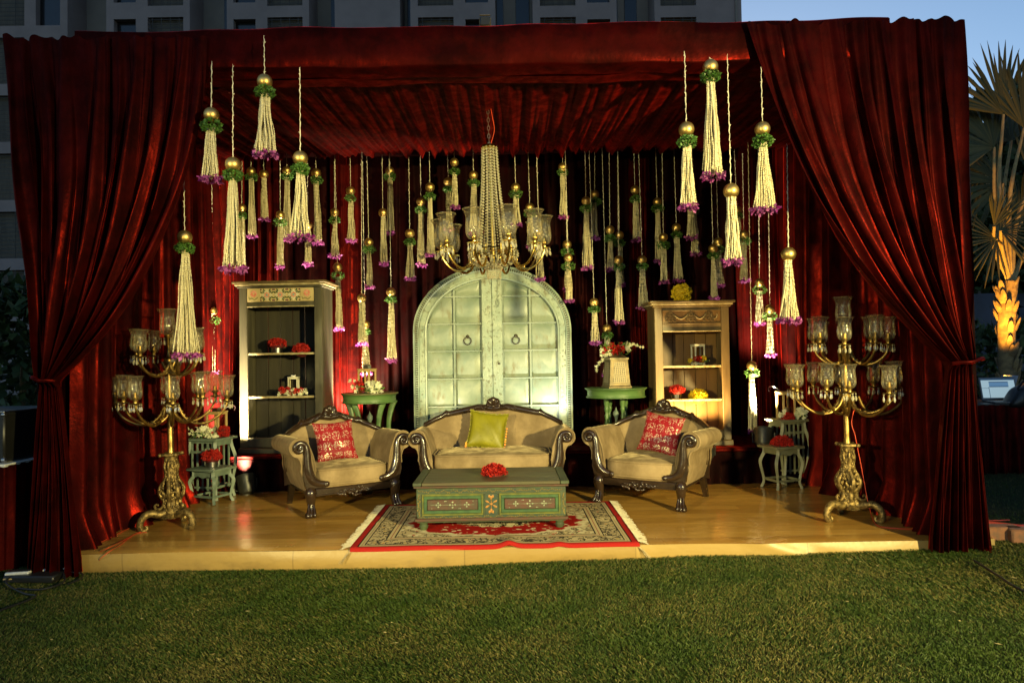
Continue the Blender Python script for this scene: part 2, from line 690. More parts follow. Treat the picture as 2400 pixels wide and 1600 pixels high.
# ------------------------------------------------------------------ places
STAGE_F, STAGE_Z = 4.90, 0.14            # front edge and top of the low stage
RISER_F, RISER_Z = 7.10, 0.51
BACK_Y = 8.30
XL, XR = -3.24, 3.14                     # the side curtains
CEIL_F, CEIL_B = 5.22, 7.58              # depth of the ceiling drape


# ------------------------------------------------------------------ ground, grass, stage
def lawn_material():
    m = Mat('lawn_soil')
    n = m.noise(2.2, 5, 0.6)
    m.set(color=m.mix(n.sm(0.3, 0.7), (0.020, 0.030, 0.008), (0.040, 0.036, 0.014)), rough=0.95, spec=0.1)
    m.bump(m.noise(60, 3), 0.8, 0.03)
    return m.m


MT['lawn'] = lawn_material()


def gh(x):
    """the lawn rises a hand's width towards the right"""
    return 0.0185 * min(4.6, max(0.0, x + 1.0))


g = MB()
_gx = [-400, -60, -10, -1.0] + [-1.0 + 0.46 * k for k in range(1, 11)] + [6, 12, 60, 400]
g.grid([[(x, y, gh(x) - 0.004) for y in (-60, -10, 0, 4, 8, 20, 80, 800)] for x in _gx])
tag(g.build('ground', 'lawn', smooth=0), kind='structure')


def grass_material():
    m = Mat('grass_blades')
    isl = m.island()
    patch = m.noise(1.1, 4, 0.6)
    tuft = m.noise(7.0, 4, 0.65)
    green = m.mix(isl * 0.5 + tuft.sm(0.3, 0.7) * 0.5, (0.016, 0.044, 0.005), (0.066, 0.102, 0.015))
    dry = m.mix(isl, (0.10, 0.095, 0.022), (0.19, 0.16, 0.05))
    m.set(color=m.mix((patch + isl * 0.40 + tuft * 0.12).sm(0.74, 1.0), green, dry), rough=0.55, spec=0.25)
    t = m.node('ShaderNodeBsdfTranslucent')
    m.put(t.inputs[0], green)
    mx = m.node('ShaderNodeMixShader')
    mx.inputs[0].default_value = 0.25
    m.nt.links.new(m.b.outputs[0], mx.inputs[1])
    m.nt.links.new(t.outputs[0], mx.inputs[2])
    m.nt.links.new(mx.outputs[0], m.out.inputs[0])
    return m.m


MT['grass'] = grass_material()


def grass(n):
    rng = np.random.default_rng(3)
    # most blades where the camera is close, thinning out to the sides and the back
    parts = []
    for cnt, x0, x1, y0, y1 in ((int(n * 0.72), -3.9, 3.9, 2.5, 5.05), (int(n * 0.14), -6.5, 6.5, 2.0, 6.0), (int(n * 0.14), 3.3, 8.5, 4.8, 11.5)):
        parts.append(np.stack([rng.uniform(x0, x1, cnt), rng.uniform(y0, y1, cnt)], 1))
    p = np.concatenate(parts)
    keep = ~((p[:, 0] > -3.20) & (p[:, 0] < 3.10) & (p[:, 1] > 4.9))
    p = p[keep]
    m = len(p)
    clump = 0.5 + 0.5 * np.sin(p[:, 0] * 5.1 + np.sin(p[:, 1] * 3.7) * 2) * np.sin(p[:, 1] * 6.3 + 1.3 * np.sin(p[:, 0] * 2.9))
    h = rng.uniform(0.006, 0.016, m) * (0.75 + 0.5 * clump)
    w = rng.uniform(0.0010, 0.0020, m)
    a = rng.uniform(0, 2 * math.pi, m)
    # the mower laid the blades over in sweeps
    la = 2.4 + 1.2 * np.sin(p[:, 0] * 1.3 + p[:, 1] * 0.8) + rng.normal(0, 0.9, m)
    lean = rng.uniform(0.2, 1.7, m) * h
    z = rng.uniform(-0.004, 0.002, m) + 0.0185 * np.clip(p[:, 0] + 1.0, 0, 4.6)
    tx, ty = np.cos(a) * w, np.sin(a) * w
    dx, dy = np.cos(la) * lean, np.sin(la) * lean
    v0 = np.stack([p[:, 0] - tx, p[:, 1] - ty, z], 1)
    v1 = np.stack([p[:, 0] + tx, p[:, 1] + ty, z], 1)
    v2 = np.stack([p[:, 0] + tx * 0.7 + dx * 0.4, p[:, 1] + ty * 0.7 + dy * 0.4, z + h * 0.65], 1)
    v3 = np.stack([p[:, 0] + dx, p[:, 1] + dy, z + h], 1)
    V = np.stack([v0, v1, v2, v3], 1).reshape(-1, 3)
    o = np_obj('grass', V, np.arange(4 * m).reshape(m, 4), 'grass')
    tag(o, 'short mown green lawn in front of the stage', 'grass', kind='stuff')


grass(620000)


def litter():
    """dry clippings lying on the lawn"""
    rng = np.random.default_rng(5)
    n = 150
    x, y = rng.uniform(-3.6, 3.8, n), rng.uniform(2.6, 4.8, n)
    a = rng.uniform(0, math.pi, n)
    L = rng.uniform(0.006, 0.020, n)
    w = rng.uniform(0.001, 0.003, n)
    c, s_ = np.cos(a), np.sin(a)
    z = rng.uniform(0.010, 0.016, n) + 0.0185 * np.clip(x + 1.0, 0, 4.6)
    V = np.stack([np.stack([x - c * L, y - s_ * L, z], 1), np.stack([x + s_ * w, y - c * w, z + .003], 1), np.stack([x + c * L, y + s_ * L, z], 1), np.stack([x - s_ * w, y + c * w, z - .002], 1)], 1)
    o = np_obj('grass_clippings', V.reshape(-1, 3), np.arange(4 * n).reshape(n, 4), isl_mat('dry_clippings', (0.26, 0.21, 0.10), (0.15, 0.13, 0.06)))
    tag(o, 'pale dry clippings scattered over the lawn', 'clippings', kind='stuff')


litter()


def floor_material():
    """a printed vinyl sheet: planks running across the stage"""
    m = Mat('wood_print_vinyl')
    x, y, z = m.xyz()
    row = (y * (1 / 0.15)).fl()
    off = (row * 0.37).fr()
    seg = (x * 0.42 + off * 2.0).fl()
    tone = ((row * 12.9898 + seg * 78.233).sin() * 43758.5).fr()
    grain = m.noise(9, 6, 0.6, m.coord('Object', (0.6, 7, 1)))
    streak = m.noise(3, 5, 0.6, m.coord('Object', (0.25, 9, 1)))
    c = m.mix(tone.sm(0, 1) * 0.6 + grain * 0.4, (0.27, 0.135, 0.026), (0.50, 0.285, 0.068))
    c = m.mix(streak.sm(0.55, 0.75) * 0.35, c, (0.28, 0.145, 0.042))
    seam = (y * (1 / 0.15)).fr().sm(0.0, 0.06) * 0.3 + 0.7
    c2 = m.mix(seam.sm(0.69, 1.0), (0.20, 0.10, 0.032), c)
    dirt = m.noise(1.6, 4, 0.6)
    m.set(color=m.mix(dirt.sm(0.55, 0.8) * 0.3, c2, (0.30, 0.19, 0.085)), rough=dirt.sm(0.3, 0.7, 0.14, 0.28), spec=0.55)
    m.bump(m.noise(2.3, 3, 0.5, m.coord('Object', (1, 2.2, 1))) * 1.0 + grain * 0.02, 0.35, 0.02)
    return m.m


def edge_material():
    m = Mat('vinyl_edge')
    x, y, z = m.xyz()
    seg = (x * 0.82 + 0.3).fl()
    joint = (x * 0.82 + 0.3).fr().sm(0.0, 0.012) * 0.5 + 0.5
    grime = (m.noise(5, 5, 0.65, m.coord('Object', (1, 1, 2))) + z * -3.0).sm(0.30, 0.62)
    tone = ((seg * 12.9898).sin() * 437.5).fr()
    grain = m.noise(9, 6, 0.6, m.coord('Object', (0.8, 4, 7)))
    c = m.mix(tone * 0.5 + grain * 0.5, (0.23, 0.145, 0.042), (0.34, 0.235, 0.082))
    c = m.mix(grime * 0.5, c, (0.13, 0.085, 0.032))
    m.set(color=m.mix(joint.sm(0.5, 1.0) * 0.5 + 0.5, (0.10, 0.062, 0.022), c), rough=0.42, spec=0.4)
    m.bump(m.noise(6, 4, 0.6), 0.3, 0.02)
    return m.m


MT['floor'] = floor_material()
MT['edge'] = edge_material()


def stage():
    root = thing('stage', 'low stage covered in honey coloured wood print vinyl, pale front edge', 'stage', (0, STAGE_F, 0))
    x0, x1 = XL - 0.22, XR + 0.28
    wob = lambda x: 0.010 * math.sin(x * 2.1) + 0.006 * math.sin(x * 5.3 + 1)
    # the deck runs from the front lip back under the curtains
    m = MB()
    def f(u, v):
        x = x0 + (x1 - x0) * u
        y = (BACK_Y - STAGE_F) * v ** 1.3
        lip = -0.006 * max(0.0, 1 - y / 0.03)
        return (x, y + wob(x) * max(0, 1 - y), STAGE_Z + lip + 0.0015 * math.sin(x * 3 + y * 4))
    m.surf(f, 70, 30)
    m.build('deck', 'floor', root, 60)
    m = MB()
    def e(u, v):
        x = x0 + (x1 - x0) * u
        z = STAGE_Z - 0.006 - (STAGE_Z - 0.004) * v
        crease = 0.012 * math.exp(-((x - 1.75 - v * 0.4) / 0.10) ** 2) - 0.010 * math.exp(-((x - 2.0 - v * .3) / 0.12) ** 2)
        return (x, wob(x) - 0.004 - 0.012 * math.sin(math.pi * v) * (0.6 + 0.4 * math.sin(x * 3.3)) - crease + 0.012 * v * math.sin(x * 1.7), z)
    m.surf(e, 110, 8)
    m.build('front_edge', 'edge', root, 60)
    return root


stage()


def riser():
    root = thing('stage_riser', 'raised back step of the stage draped in dark red velvet', 'riser', (0, RISER_F, STAGE_Z))
    h = RISER_Z - STAGE_Z
    m = MB()
    m.box(((-2.95 + 2.90) / 2, 0.56, h - 0.02), (5.85, 1.12, 0.038), 0.008)
    m.build('top', 'velvet', root)
    m = MB()
    def f(u, v):
        x = -2.95 + 5.85 * u
        return (x, -0.006 + 0.012 * math.sin(x * 31 + math.sin(x * 5) * 2) * (0.3 + v), (h - 0.04) * (1 - v))
    m.surf(f, 260, 6)
    for sx, x in ((-1, -2.95), (1, 2.90)):
        m.surf(lambda u, v, x=x: (x + 0.012 * math.sin(u * 40), 1.1 * u, (h - 0.04) * (1 - v)), 40, 4)
    m.build('skirt', 'velvet_shaded', root, 70, recalc=False)


riser()


# ------------------------------------------------------------------ drapery
def fold(u, n, seed, sharp=0.55):
    """irregular hanging folds, 0..1, n across"""
    a = u * n * 2 * math.pi + 1.9 * math.sin(u * 7.3 + seed) + 1.1 * math.sin(u * 17.7 + seed * 2.3)
    s_ = math.sin(a)
    # rounded ridges to the front, sharp creases between them
    v = (2 * abs(math.sin(a / 2)) ** 0.75 - 1) * 0.8 + 0.35 * math.copysign(abs(s_) ** sharp, s_)
    return v + 0.35 * math.sin(a * 2.37 + seed * 1.7) + 0.2 * math.sin(a * 0.41 + seed)


def quad_bez(p0, c, p2, t):
    return (p0[0] * (1 - t) ** 2 + 2 * c[0] * t * (1 - t) + p2[0] * t * t, p0[1] * (1 - t) ** 2 + 2 * c[1] * t * (1 - t) + p2[1] * t * t)


def front_curtain(name, label, top, ctrl, tie, foot, seed, nf):
    """top, ctrl, tie, foot: pixel outline of the cloth (outer edge, inner edge); gathered at the tie, flaring to the ground"""
    Y = 4.80
    root = thing(name, label, 'curtain', at(*[(a + b) / 2 for a, b in zip(*foot)], Y))
    m = MB()
    L = lambda a, b, u: (a[0] + (b[0] - a[0]) * u, a[1] + (b[1] - a[1]) * u)
    NU, NV, NL = 240, 44, 26
    rows = []
    for i in range(NU + 1):
        u = i / NU
        ue = u ** 0.9
        p0, c, p2 = L(*top, u), L(*ctrl, ue), L(*tie, u)
        p3 = L(*foot, u)
        row = []
        fo = fold(u, nf, seed)
        fo2 = fold(u, nf * 0.7, seed + 3)
        for j in range(NV + 1):
            t = j / NV
            x, y = quad_bez(p0, c, p2, t)
            p = at(x, y, Y)
            amp = 0.012 + 0.075 * math.sin(math.pi * min(1, t * 0.62 + 0.02)) - 0.014 * t
            drift = 0.25 * math.sin(t * 5 + u * 9 + seed)
            p.y += -amp * (fo + drift * 0.4) + 0.03
            # the gathered part lies in front of the flat outer part
            p.y -= 0.07 * t * t * u
            p.x += 0.018 * math.sin(u * nf * 12.6 + 0.9) * math.sin(math.pi * t) + 0.010 * math.sin(t * 11 + u * 31)
            if j == 0:
                p.z += 0.012 * math.sin(u * 37 + seed) + 0.010 * math.sin(u * 91)
            row.append(p - root.location)
        for j in range(1, NL + 1):
            t = j / NL
            e = t ** 0.8
            x, y = p2[0] + (p3[0] - p2[0]) * e, p2[1] + (p3[1] - p2[1]) * t
            p = at(x, y, Y)
            amp = 0.030 + 0.035 * t
            p.y += -amp * (fo * (1 - t) + fo2 * t) + 0.03 - 0.07 * u * (1 - t)
            if j == NL:
                p.z = gh(p.x) + 0.004 + 0.01 * abs(math.sin(u * 40))
            row.append(p - root.location)
        rows.append(row)
    m.grid(rows)
    m.build('cloth', 'velvet', root, 180, recalc=False)
    # the band that ties it back
    pts = []
    for k in range(17):
        a = k / 16
        q = at(*L(*tie, a * 1.0), Y)
        pts.append(q - root.location + Vector((0, -0.10 - 0.05 * math.sin(math.pi * a), 0.004 * math.sin(a * 9))))
    m = MB().tube(pts, 0.012, 8)
    m.build('tie_band', 'velvet', root)
    # the clothed post it hangs against
    px = (at(tie[0][0], tie[0][1], 4.95).x * 0.72 + at(tie[1][0], tie[1][1], 4.95).x * 0.28)
    m = MB().box((px - root.location.x, 0.22, 1.86 - root.location.z), (0.16, 0.16, 3.70), 0.01)
    m.build('post', 'velvet_shaded', root)
    return root


front_curtain('front_curtain', 'tall red velvet curtain tied back at the left of the stage mouth',
              ((4, 84), (482, 84)), ((48, 520), (462, 610)), ((98, 884), (150, 892)), ((66, 1338), (186, 1330)), 1.3, 8.2)
front_curtain('front_curtain', 'tall red velvet curtain tied back at the right of the stage mouth',
              ((2268, 38), (1752, 52)), ((2284, 560), (1862, 545)), ((2282, 840), (2210, 852)), ((2322, 1312), (2178, 1272)), 4.1, 8.6)


def side_curtain(name, label, X, sgn, seed):
    root = thing(name, label, 'curtain', (X, 6.6, STAGE_Z))
    m = MB()
    def f(u, v):
        y = 4.96 + (BACK_Y - 4.96) * u
        top = 3.62 + 0.075 * (y - CEIL_F) + 0.05
        fo = fold(u, 11, seed, 0.8)
        a = 0.030 + 0.030 * v + 0.012 * math.sin(u * 13)
        x = sgn * (a * fo + 0.03 + 0.02 * math.sin(v * 4 + u * 8))
        z = (top - STAGE_Z) * (1 - v) - 0.006
        if v > 0.93:                      # the hem trails on the deck
            x += sgn * (v - 0.93) * 1.3 * (0.8 + 0.5 * math.sin(u * 31))
        return (x, y - 6.6 + 0.010 * math.sin(v * 9 + u * 60), z)
    m.surf(f, 420, 40)
    m.build('cloth', 'velvet', root, 180, recalc=False)
    m = MB().tube([(0, 4.96 - 6.6, 3.56), (0, BACK_Y - 6.6, 3.78)], 0.02, 8)
    m.build('rail', 'black_metal', root)


side_curtain('side_curtain', 'pleated red velvet side curtain behind the left candelabra', XL, 1, 2.2)
side_curtain('side_curtain', 'pleated red velvet side curtain behind the right candelabra', XR, -1, 5.7)


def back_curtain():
    root = thing('back_curtain', 'shade-darkened red velvet curtain across the back of the stage', 'curtain', (0, BACK_Y, STAGE_Z))
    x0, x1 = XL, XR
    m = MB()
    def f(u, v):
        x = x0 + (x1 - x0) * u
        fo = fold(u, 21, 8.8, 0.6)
        # this cloth carries its shade in the colour; lit strips follow below
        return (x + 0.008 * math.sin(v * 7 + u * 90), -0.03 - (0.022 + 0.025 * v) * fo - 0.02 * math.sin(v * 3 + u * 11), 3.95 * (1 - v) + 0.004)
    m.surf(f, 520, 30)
    m.build('cloth', 'velvet_shaded', root, 180, recalc=False)
    # lit strips of the same cloth: the light painted in as a brighter red
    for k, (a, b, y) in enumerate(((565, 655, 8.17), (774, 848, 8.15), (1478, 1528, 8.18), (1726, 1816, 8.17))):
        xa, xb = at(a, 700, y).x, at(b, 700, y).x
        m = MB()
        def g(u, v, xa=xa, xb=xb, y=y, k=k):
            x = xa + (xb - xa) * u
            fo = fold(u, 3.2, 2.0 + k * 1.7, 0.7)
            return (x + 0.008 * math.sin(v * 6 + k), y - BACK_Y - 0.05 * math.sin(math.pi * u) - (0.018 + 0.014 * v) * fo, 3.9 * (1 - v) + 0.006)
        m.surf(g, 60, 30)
        m.build('lit_strip', 'velvet', root, 180, recalc=False)


back_curtain()


def ceiling_drape():
    root = thing('ceiling_drape', 'pleated red velvet ceiling drape with a scalloped back edge', 'drape', (0, (CEIL_F + CEIL_B) / 2, 3.6))
    x0, x1 = XL - 0.05, XR + 0.05
    m = MB()
    rng = random.Random(4)
    hooks = [0.0]
    while hooks[-1] < 1:
        hooks.append(hooks[-1] + rng.uniform(0.016, 0.050))
    hooks[-1] = 1.0
    def f(u, v):
        x = x0 + (x1 - x0) * u
        y = CEIL_F + (CEIL_B - CEIL_F) * v
        i = max(k for k in range(len(hooks)) if hooks[k] <= u + 1e-9)
        i = min(i, len(hooks) - 2)
        a, b = hooks[i], hooks[i + 1]
        t = (u - a) / (b - a)
        # the cloth is drawn into points at the back: every pull makes a ridge that fades to the front
        ridge = abs(2 * t - 1) ** 2.6
        depth = 0.35 + 0.9 * (b - a) / 0.06
        zb = 3.785 - (0.062 * depth * ridge - 0.015) * v ** 0.9 - 0.030 * (0.3 + 0.7 * v) * fold(u, 46, 1.1)
        zf = 3.615 + 0.010 * math.sin(x * 6) - 0.014 * fold(u, 30, 3.3)
        sag = -0.03 * math.sin(math.pi * v)
        z = zf + (zb - zf) * v + sag
        return (x, y - (CEIL_F + CEIL_B) / 2 + 0.03 * v * ridge, z - 3.6)
    m.surf(f, 1300, 22)
    m.build('cloth', 'velvet', root, 180, recalc=False)
    MB().box((0, 0.55, 0.36), (XR - XL + 0.3, 2.9, 0.012), 0.002).build('sky_blocker', 'velvet_shaded', root)  # unseen sheet, added to keep sky light out of the stage
    # the folded-back hem that gives the edge its thickness
    m = MB()
    def h(u, v):
        p = f(u, 1.0)
        return (p[0], p[1] + 0.05 * v, p[2] + 0.14 * v * v)
    m.surf(h, 900, 4)
    m.build('hem', 'velvet_shaded', root, 180, recalc=False)


ceiling_drape()


def beam_cover():
    root = thing('beam_cover', 'red velvet wrapped beam across the top of the stage mouth', 'beam', (0, 5.03, 3.575))
    x0, x1 = at(470, 100, 4.86).x - 0.9, at(1760, 100, 4.86).x + 1.0
    m = MB()
    prof = [(0.0, 0.0), (-0.165, 0.004), (-0.178, 0.02), (-0.176, 0.11), (-0.180, 0.20), (-0.174, 0.292), (-0.155, 0.308), (0.14, 0.305), (0.165, 0.29), (0.165, 0.01), (0.0, 0.0)]
    rows = []
    NX = 220
    for i in range(NX + 1):
        u = i / NX
        x = x0 + (x1 - x0) * u
        row = []
        for k, (y, z) in enumerate(prof):
            dz = 0.006 * math.sin(x * 3.1 + k) + 0.004 * math.sin(x * 7.7) if z < 0.05 or z > 0.28 else 0
            dy = 0.006 * math.sin(x * 4.3 + z * 20) + 0.004 * math.sin(x * 11 + z * 9)
            row.append((x, y + dy, z + dz))
        rows.append(row)
    m.grid(rows)
    m.build('cloth', 'velvet', root, 60)
    m = MB().box(((x0 + x1) / 2, 0.0, 0.15), (x1 - x0 + 0.5, 0.2, 0.20), 0.01)
    m.build('truss', 'black_metal', root)


beam_cover()


# ------------------------------------------------------------------ the carved arched door
def mint_material(name, carved=False, k=1.0):
    m = Mat(name)
    K = lambda *c: tuple(x * k for x in c)
    n1 = m.noise(2.6, 6, 0.65)
    n2 = m.noise(9, 6, 0.7, m.coord('Object', (1, 1, 0.35)))
    c = m.mix(n1.sm(0.35, 0.65), K(0.165, 0.22, 0.178), K(0.25, 0.295, 0.235))
    c = m.mix(n2.sm(0.52, 0.74) * 0.8, c, (0.13, 0.105, 0.045))
    c = m.mix(m.noise(4.5, 4, 0.6).sm(0.62, 0.75) * 0.5, c, (0.14, 0.25, 0.24))
    m.set(color=c, rough=n2.sm(0.3, 0.7, 0.32, 0.5), spec=0.45)
    if carved:
        v = m.voro(24, 'SMOOTH_F1')
        w = m.noise(15, 2, 0.5, dist=2.0)
        rel = (w * 24.0).sin() * 0.5 + v.sm(0.1, 0.5) * 0.9
        m.set(color=m.mix(rel.sm(0.30, -0.15) * 0.65, c, (0.075, 0.075, 0.038)))  # hollows of the carving darkened in the colour, standing in for relief shade
        m.bump(rel, 0.45, 0.006)
    else:
        m.bump(n2 * 0.6 + m.noise(40, 3, 0.6) * 0.2, 0.3, 0.008)
    return m.m


MT['mint'] = mint_material('mint_distressed_paint')
MT['mint_carved'] = mint_material('mint_carved_band', True, 1.22)
MT['mint_pale'] = mint_material('pale_mint_frame', False, 1.25)


def arched_door():
    Y = 7.80
    cx = at(1154, 800, Y).x
    ho = (at(1338, 760, Y).x - at(968, 760, Y).x) / 2       # outer half width
    z_sp = at(1154, 775, Y).z - RISER_Z                     # springing
    z_ap = at(1154, 622, Y).z - RISER_Z                     # crown
    root = thing('arched_door', 'pale mint arched double door with carved frame behind the sofa', 'door', (cx, Y, RISER_Z))
    fw = 0.155
    hi = ho - fw
    eo, ei = z_ap - z_sp, z_ap - z_sp - fw

    def ring(d, n=40):
        """outline inset by d: up the left side, over the arch, down the right"""
        a, b = ho - d, eo - d
        pts = [(-a, 0.0), (-a, z_sp * 0.5)]
        pts += [(-a * math.cos(math.pi * k / n), z_sp + b * math.sin(math.pi * k / n)) for k in range(n + 1)]
        return pts + [(a, z_sp * 0.5), (a, 0.0)]

    def band(d0, d1, y0, y1, name, mat):
        A, B = ring(d0), ring(d1)
        rows = []
        for (ax, az), (bx, bz) in zip(A, B):
            rows.append([(ax, 0.06, az), (ax, y0 + 0.006, az), (ax + (bx - ax) * .06, y0, az + (bz - az) * .06), (bx - (bx - ax) * .06, y1, bz - (bz - az) * .06), (bx, y1 + 0.006, bz), (bx, 0.06, bz)])
        MB().grid(rows).build(name, mat, root, 35)

    band(0.0, 0.022, -0.035, -0.045, 'outer_moulding', 'mint_pale')
    band(0.052, 0.066, -0.045, -0.035, 'middle_moulding', 'mint_pale')
    band(0.066, 0.138, -0.024, -0.024, 'carved_band', 'mint_carved')
    band(0.138, fw, -0.040, -0.034, 'inner_moulding', 'mint_pale')
    band(0.022, 0.052, -0.012, -0.012, 'dentil_ground', 'olive_wood')
    # dentils
    m = MB()
    pts = ring(0.037, 60)
    P = [Vector((x, 0, z)) for x, z in pts]
    acc, step = 0.0, 0.026
    for a, b in zip(P[:-1], P[1:]):
        seg = (b - a).length
        t = (b - a).normalized()
        while acc < seg:
            q = a + t * acc
            M = Matrix.Rotation(-math.atan2(t.z, t.x), 3, 'Y')
            m.box((q.x, -0.024, q.z), (0.013, 0.028, 0.028), 0.003, M)
            acc += step
        acc -= seg
    o = m.build('dentils', 'mint_pale', root, 0)
    tag(o, kind='stuff')

    # the leaves
    arch_z = lambda x: z_sp + ei * math.sqrt(max(0.0, 1 - (x / hi) ** 2))
    rows_y = [694, 757.5, 821, 886, 951, 1014]
    zr = [at(1154, y, Y).z - RISER_Z for y in rows_y]
    zr = [z_ap] + zr + [zr[-1] - 0.31, -0.02]
    for sgn, nm in ((-1, 'left'), (1, 'right')):
        lf = MB()
        n = 24
        poly = [(sgn * 0.001, 0.0)] + [(sgn * (0.001 + (hi - 0.001) * k / n), 0.0) for k in (n,)]
        top = [(sgn * (hi - (hi - 0.006) * k / n), arch_z(hi - (hi - 0.006) * k / n)) for k in range(n + 1)]
        lf.prism(poly + top, 0.030, 0.055)
        leaf = lf.build('door_leaf', 'mint', root, 30)
        cols = [0.118, 0.118 + (hi - 0.118) / 2, hi]
        # panels
        for r in range(len(zr) - 1):
            z1, z0 = zr[r], max(0.0, zr[r + 1])
            if z1 - z0 < 0.05:
                continue
            for c in range(2):
                xa, xb = cols[c] + 0.016, cols[c + 1] - (0.016 if c == 0 else 0.022)
                za, zb = z0 + 0.016, z1 - 0.016
                k = 10
                xs = [xa + (xb - xa) * i / k for i in range(k + 1)]
                xs = [x for x in xs if arch_z(x) - 0.02 > za + 0.015]
                if len(xs) < 3:
                    continue
                tp = [(sgn * x, min(zb, arch_z(x) - 0.02)) for x in xs]
                outline = [(sgn * xs[0], za), (sgn * xs[-1], za)] + tp[::-1]
                cxp = sum(p[0] for p in outline[:2]) / 2
                czp = (za + max(p[1] for p in tp)) / 2
                inner = [(cxp + (x - cxp) * 0.74, czp + (z - czp) * 0.74) for x, z in outline]
                m = MB()
                nn = len(outline)
                vs = [(x, 0.029, z) for x, z in outline] + [(x, 0.010, z) for x, z in inner]
                fs = [tuple(range(nn, 2 * nn))] + [(i, (i + 1) % nn, (i + 1) % nn + nn, i + nn) for i in range(nn)]
                m.add(vs, fs)
                m.build('panel', 'mint', leaf, 60)
        # rails and the middle bar
        for r in range(1, len(zr) - 1):
            z = zr[r]
            if z < 0.04:
                continue
            xo = hi
            while arch_z(xo) < z and xo > 0.15:
                xo -= 0.005
            m = MB()
            m.prism([(0.03, z - 0.013), (-0.016, z - 0.009), (-0.018, z + 0.006), (0.03, z + 0.013)], sgn * 0.118, sgn * (xo - 0.004), 'yz')
            m.build('rail', 'mint', leaf, 30)
        xm = cols[1]
        m = MB().box((sgn * xm, 0.010, (arch_z(xm) - 0.01) / 2), (0.024, 0.044, arch_z(xm) - 0.01), 0.006)
        m.build('mullion', 'mint', leaf, 30)
        # meeting stile
        w = 0.052
        m = MB().box((sgn * 0.0585, -0.005 - 0.006 * (sgn < 0), (arch_z(0.06)) / 2), (0.113, 0.05, arch_z(0.06)), 0.004)
        m.build('stile', 'mint_carved', leaf, 30)
        # ring handle
        hx = (at(1096, 798, Y).x if sgn < 0 else at(1209, 798, Y).x) - cx
        hz = at(1150, 798, Y).z - RISER_Z
        m = MB()
        m.tube([(hx + 0.042 * math.cos(a), -0.012 + 0.006 * math.sin(a), hz + 0.042 * math.sin(a)) for a in [2 * math.pi * k / 24 for k in range(25)]], 0.0065, 6, False)
        hd = m.build('ring_handle', 'dark_iron', leaf)
        m = MB().lathe([(0.0, 0.0), (0.022, 0.002), (0.020, 0.012), (0.010, 0.022), (0.0, 0.024)], 12, (hx, 0.014, hz + 0.05), M=Matrix.Rotation(R(90), 3, 'X'))
        m.build('handle_plate', 'dark_iron', leaf)
    # chain latch on the right stile, below the chandelier
    p = [at(1166, y, Y - 0.04) for y in (652, 668, 684, 700)]
    p = [q - root.location for q in p]
    m = MB().tube(p, 0.005, 6)
    c = p[-1]
    m.tube([(c.x + 0.014 * math.cos(a), c.y, c.z - 0.045 + 0.045 * math.sin(a)) for a in [2 * math.pi * k / 20 for k in range(21)]], 0.006, 6, False)
    m.build('latch_chain', 'mint', root)
    q = at(1170, 852, Y - 0.03) - root.location
    MB().ell(q, (0.014, 0.012, 0.014), 10, 6).build('knob', 'dark_iron', root)


arched_door()


# ------------------------------------------------------------------ cabinets
def motif_flower(m, x, y, z, r, k, n=8):
    """a flat painted flower of n petals, in the xz plane"""
    for i in range(n):
        a = 2 * math.pi * i / n
        px, pz = x + k * r * 0.62 * math.cos(a), z + k * r * 0.62 * math.sin(a)
        M = Matrix.Rotation(-a, 3, 'Y')
        m.ell((px, y, pz), (r * 0.40 * k, 0.0012, r * 0.22 * k), 8, 4, M)


def cabinet(name, label, loc, rz, Wd, D, H, wood, back, head, tiles=False):
    root = thing(name, label, 'cabinet', loc, rz)
    sw, st = 0.085, 0.03                 # stile width, panel thickness
    top_z = H - 0.07
    for s_ in (-1, 1):
        MB().box((s_ * (Wd / 2 - st / 2), 0.02, top_z / 2), (st, D - 0.04, top_z), 0.004).build('side_panel', wood, root)
        MB().box((s_ * (Wd / 2 - sw / 2), -D / 2 + 0.012, top_z / 2 + 0.03), (sw, 0.026, top_z - 0.062), 0.004).build('stile', wood, root)
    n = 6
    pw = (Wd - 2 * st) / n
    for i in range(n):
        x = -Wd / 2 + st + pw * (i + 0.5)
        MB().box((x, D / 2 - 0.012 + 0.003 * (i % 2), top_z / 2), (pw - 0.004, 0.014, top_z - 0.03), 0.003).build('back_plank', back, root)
    # plinth and rails
    MB().box((0, 0, 0.03), (Wd + 0.035, D + 0.03, 0.06), 0.008).build('plinth', wood, root)
    MB().box((0, -D / 2 + 0.012, 0.12), (Wd - 2 * sw - 0.002, 0.022, 0.10), 0.004).build('bottom_rail', wood, root)
    h0, h1 = head
    MB().box((0, -D / 2 + 0.016, (h0 + top_z) / 2), (Wd - 2 * sw - 0.002, 0.016, top_z - h0), 0.003).build('header_board', wood, root)
    MB().box((0, -D / 2 + 0.004, h0 + 0.006), (Wd - 2 * sw, 0.012, 0.012), 0.003).build('header_bead', 'cream_edge', root)
    MB().box((0, 0.01, 0.07), (Wd - 2 * st, D - 0.04, 0.02), 0.003).build('floor_board', wood, root)
    # cornice in three steps
    for k, (o, z, t, mt) in enumerate(((0.018, top_z + 0.010, 0.020, wood), (0.036, top_z + 0.032, 0.022, 'cream_edge'), (0.056, top_z + 0.056, 0.024, wood if tiles else 'honey_wood'))):
        MB().box((0, 0, z), (Wd + 2 * o, D + 2 * o, t), 0.007).build('cornice', mt, root)
    return root


def shelf(root, z, Wd, D, mt, edge):
    MB().box((0, 0.012, z), (Wd - 0.064, D - 0.05, 0.016), 0.003).build('shelf', mt, root)
    MB().box((0, -D / 2 + 0.034, z + 0.001), (Wd - 0.172, 0.010, 0.022), 0.003).build('shelf_edge', edge, root)


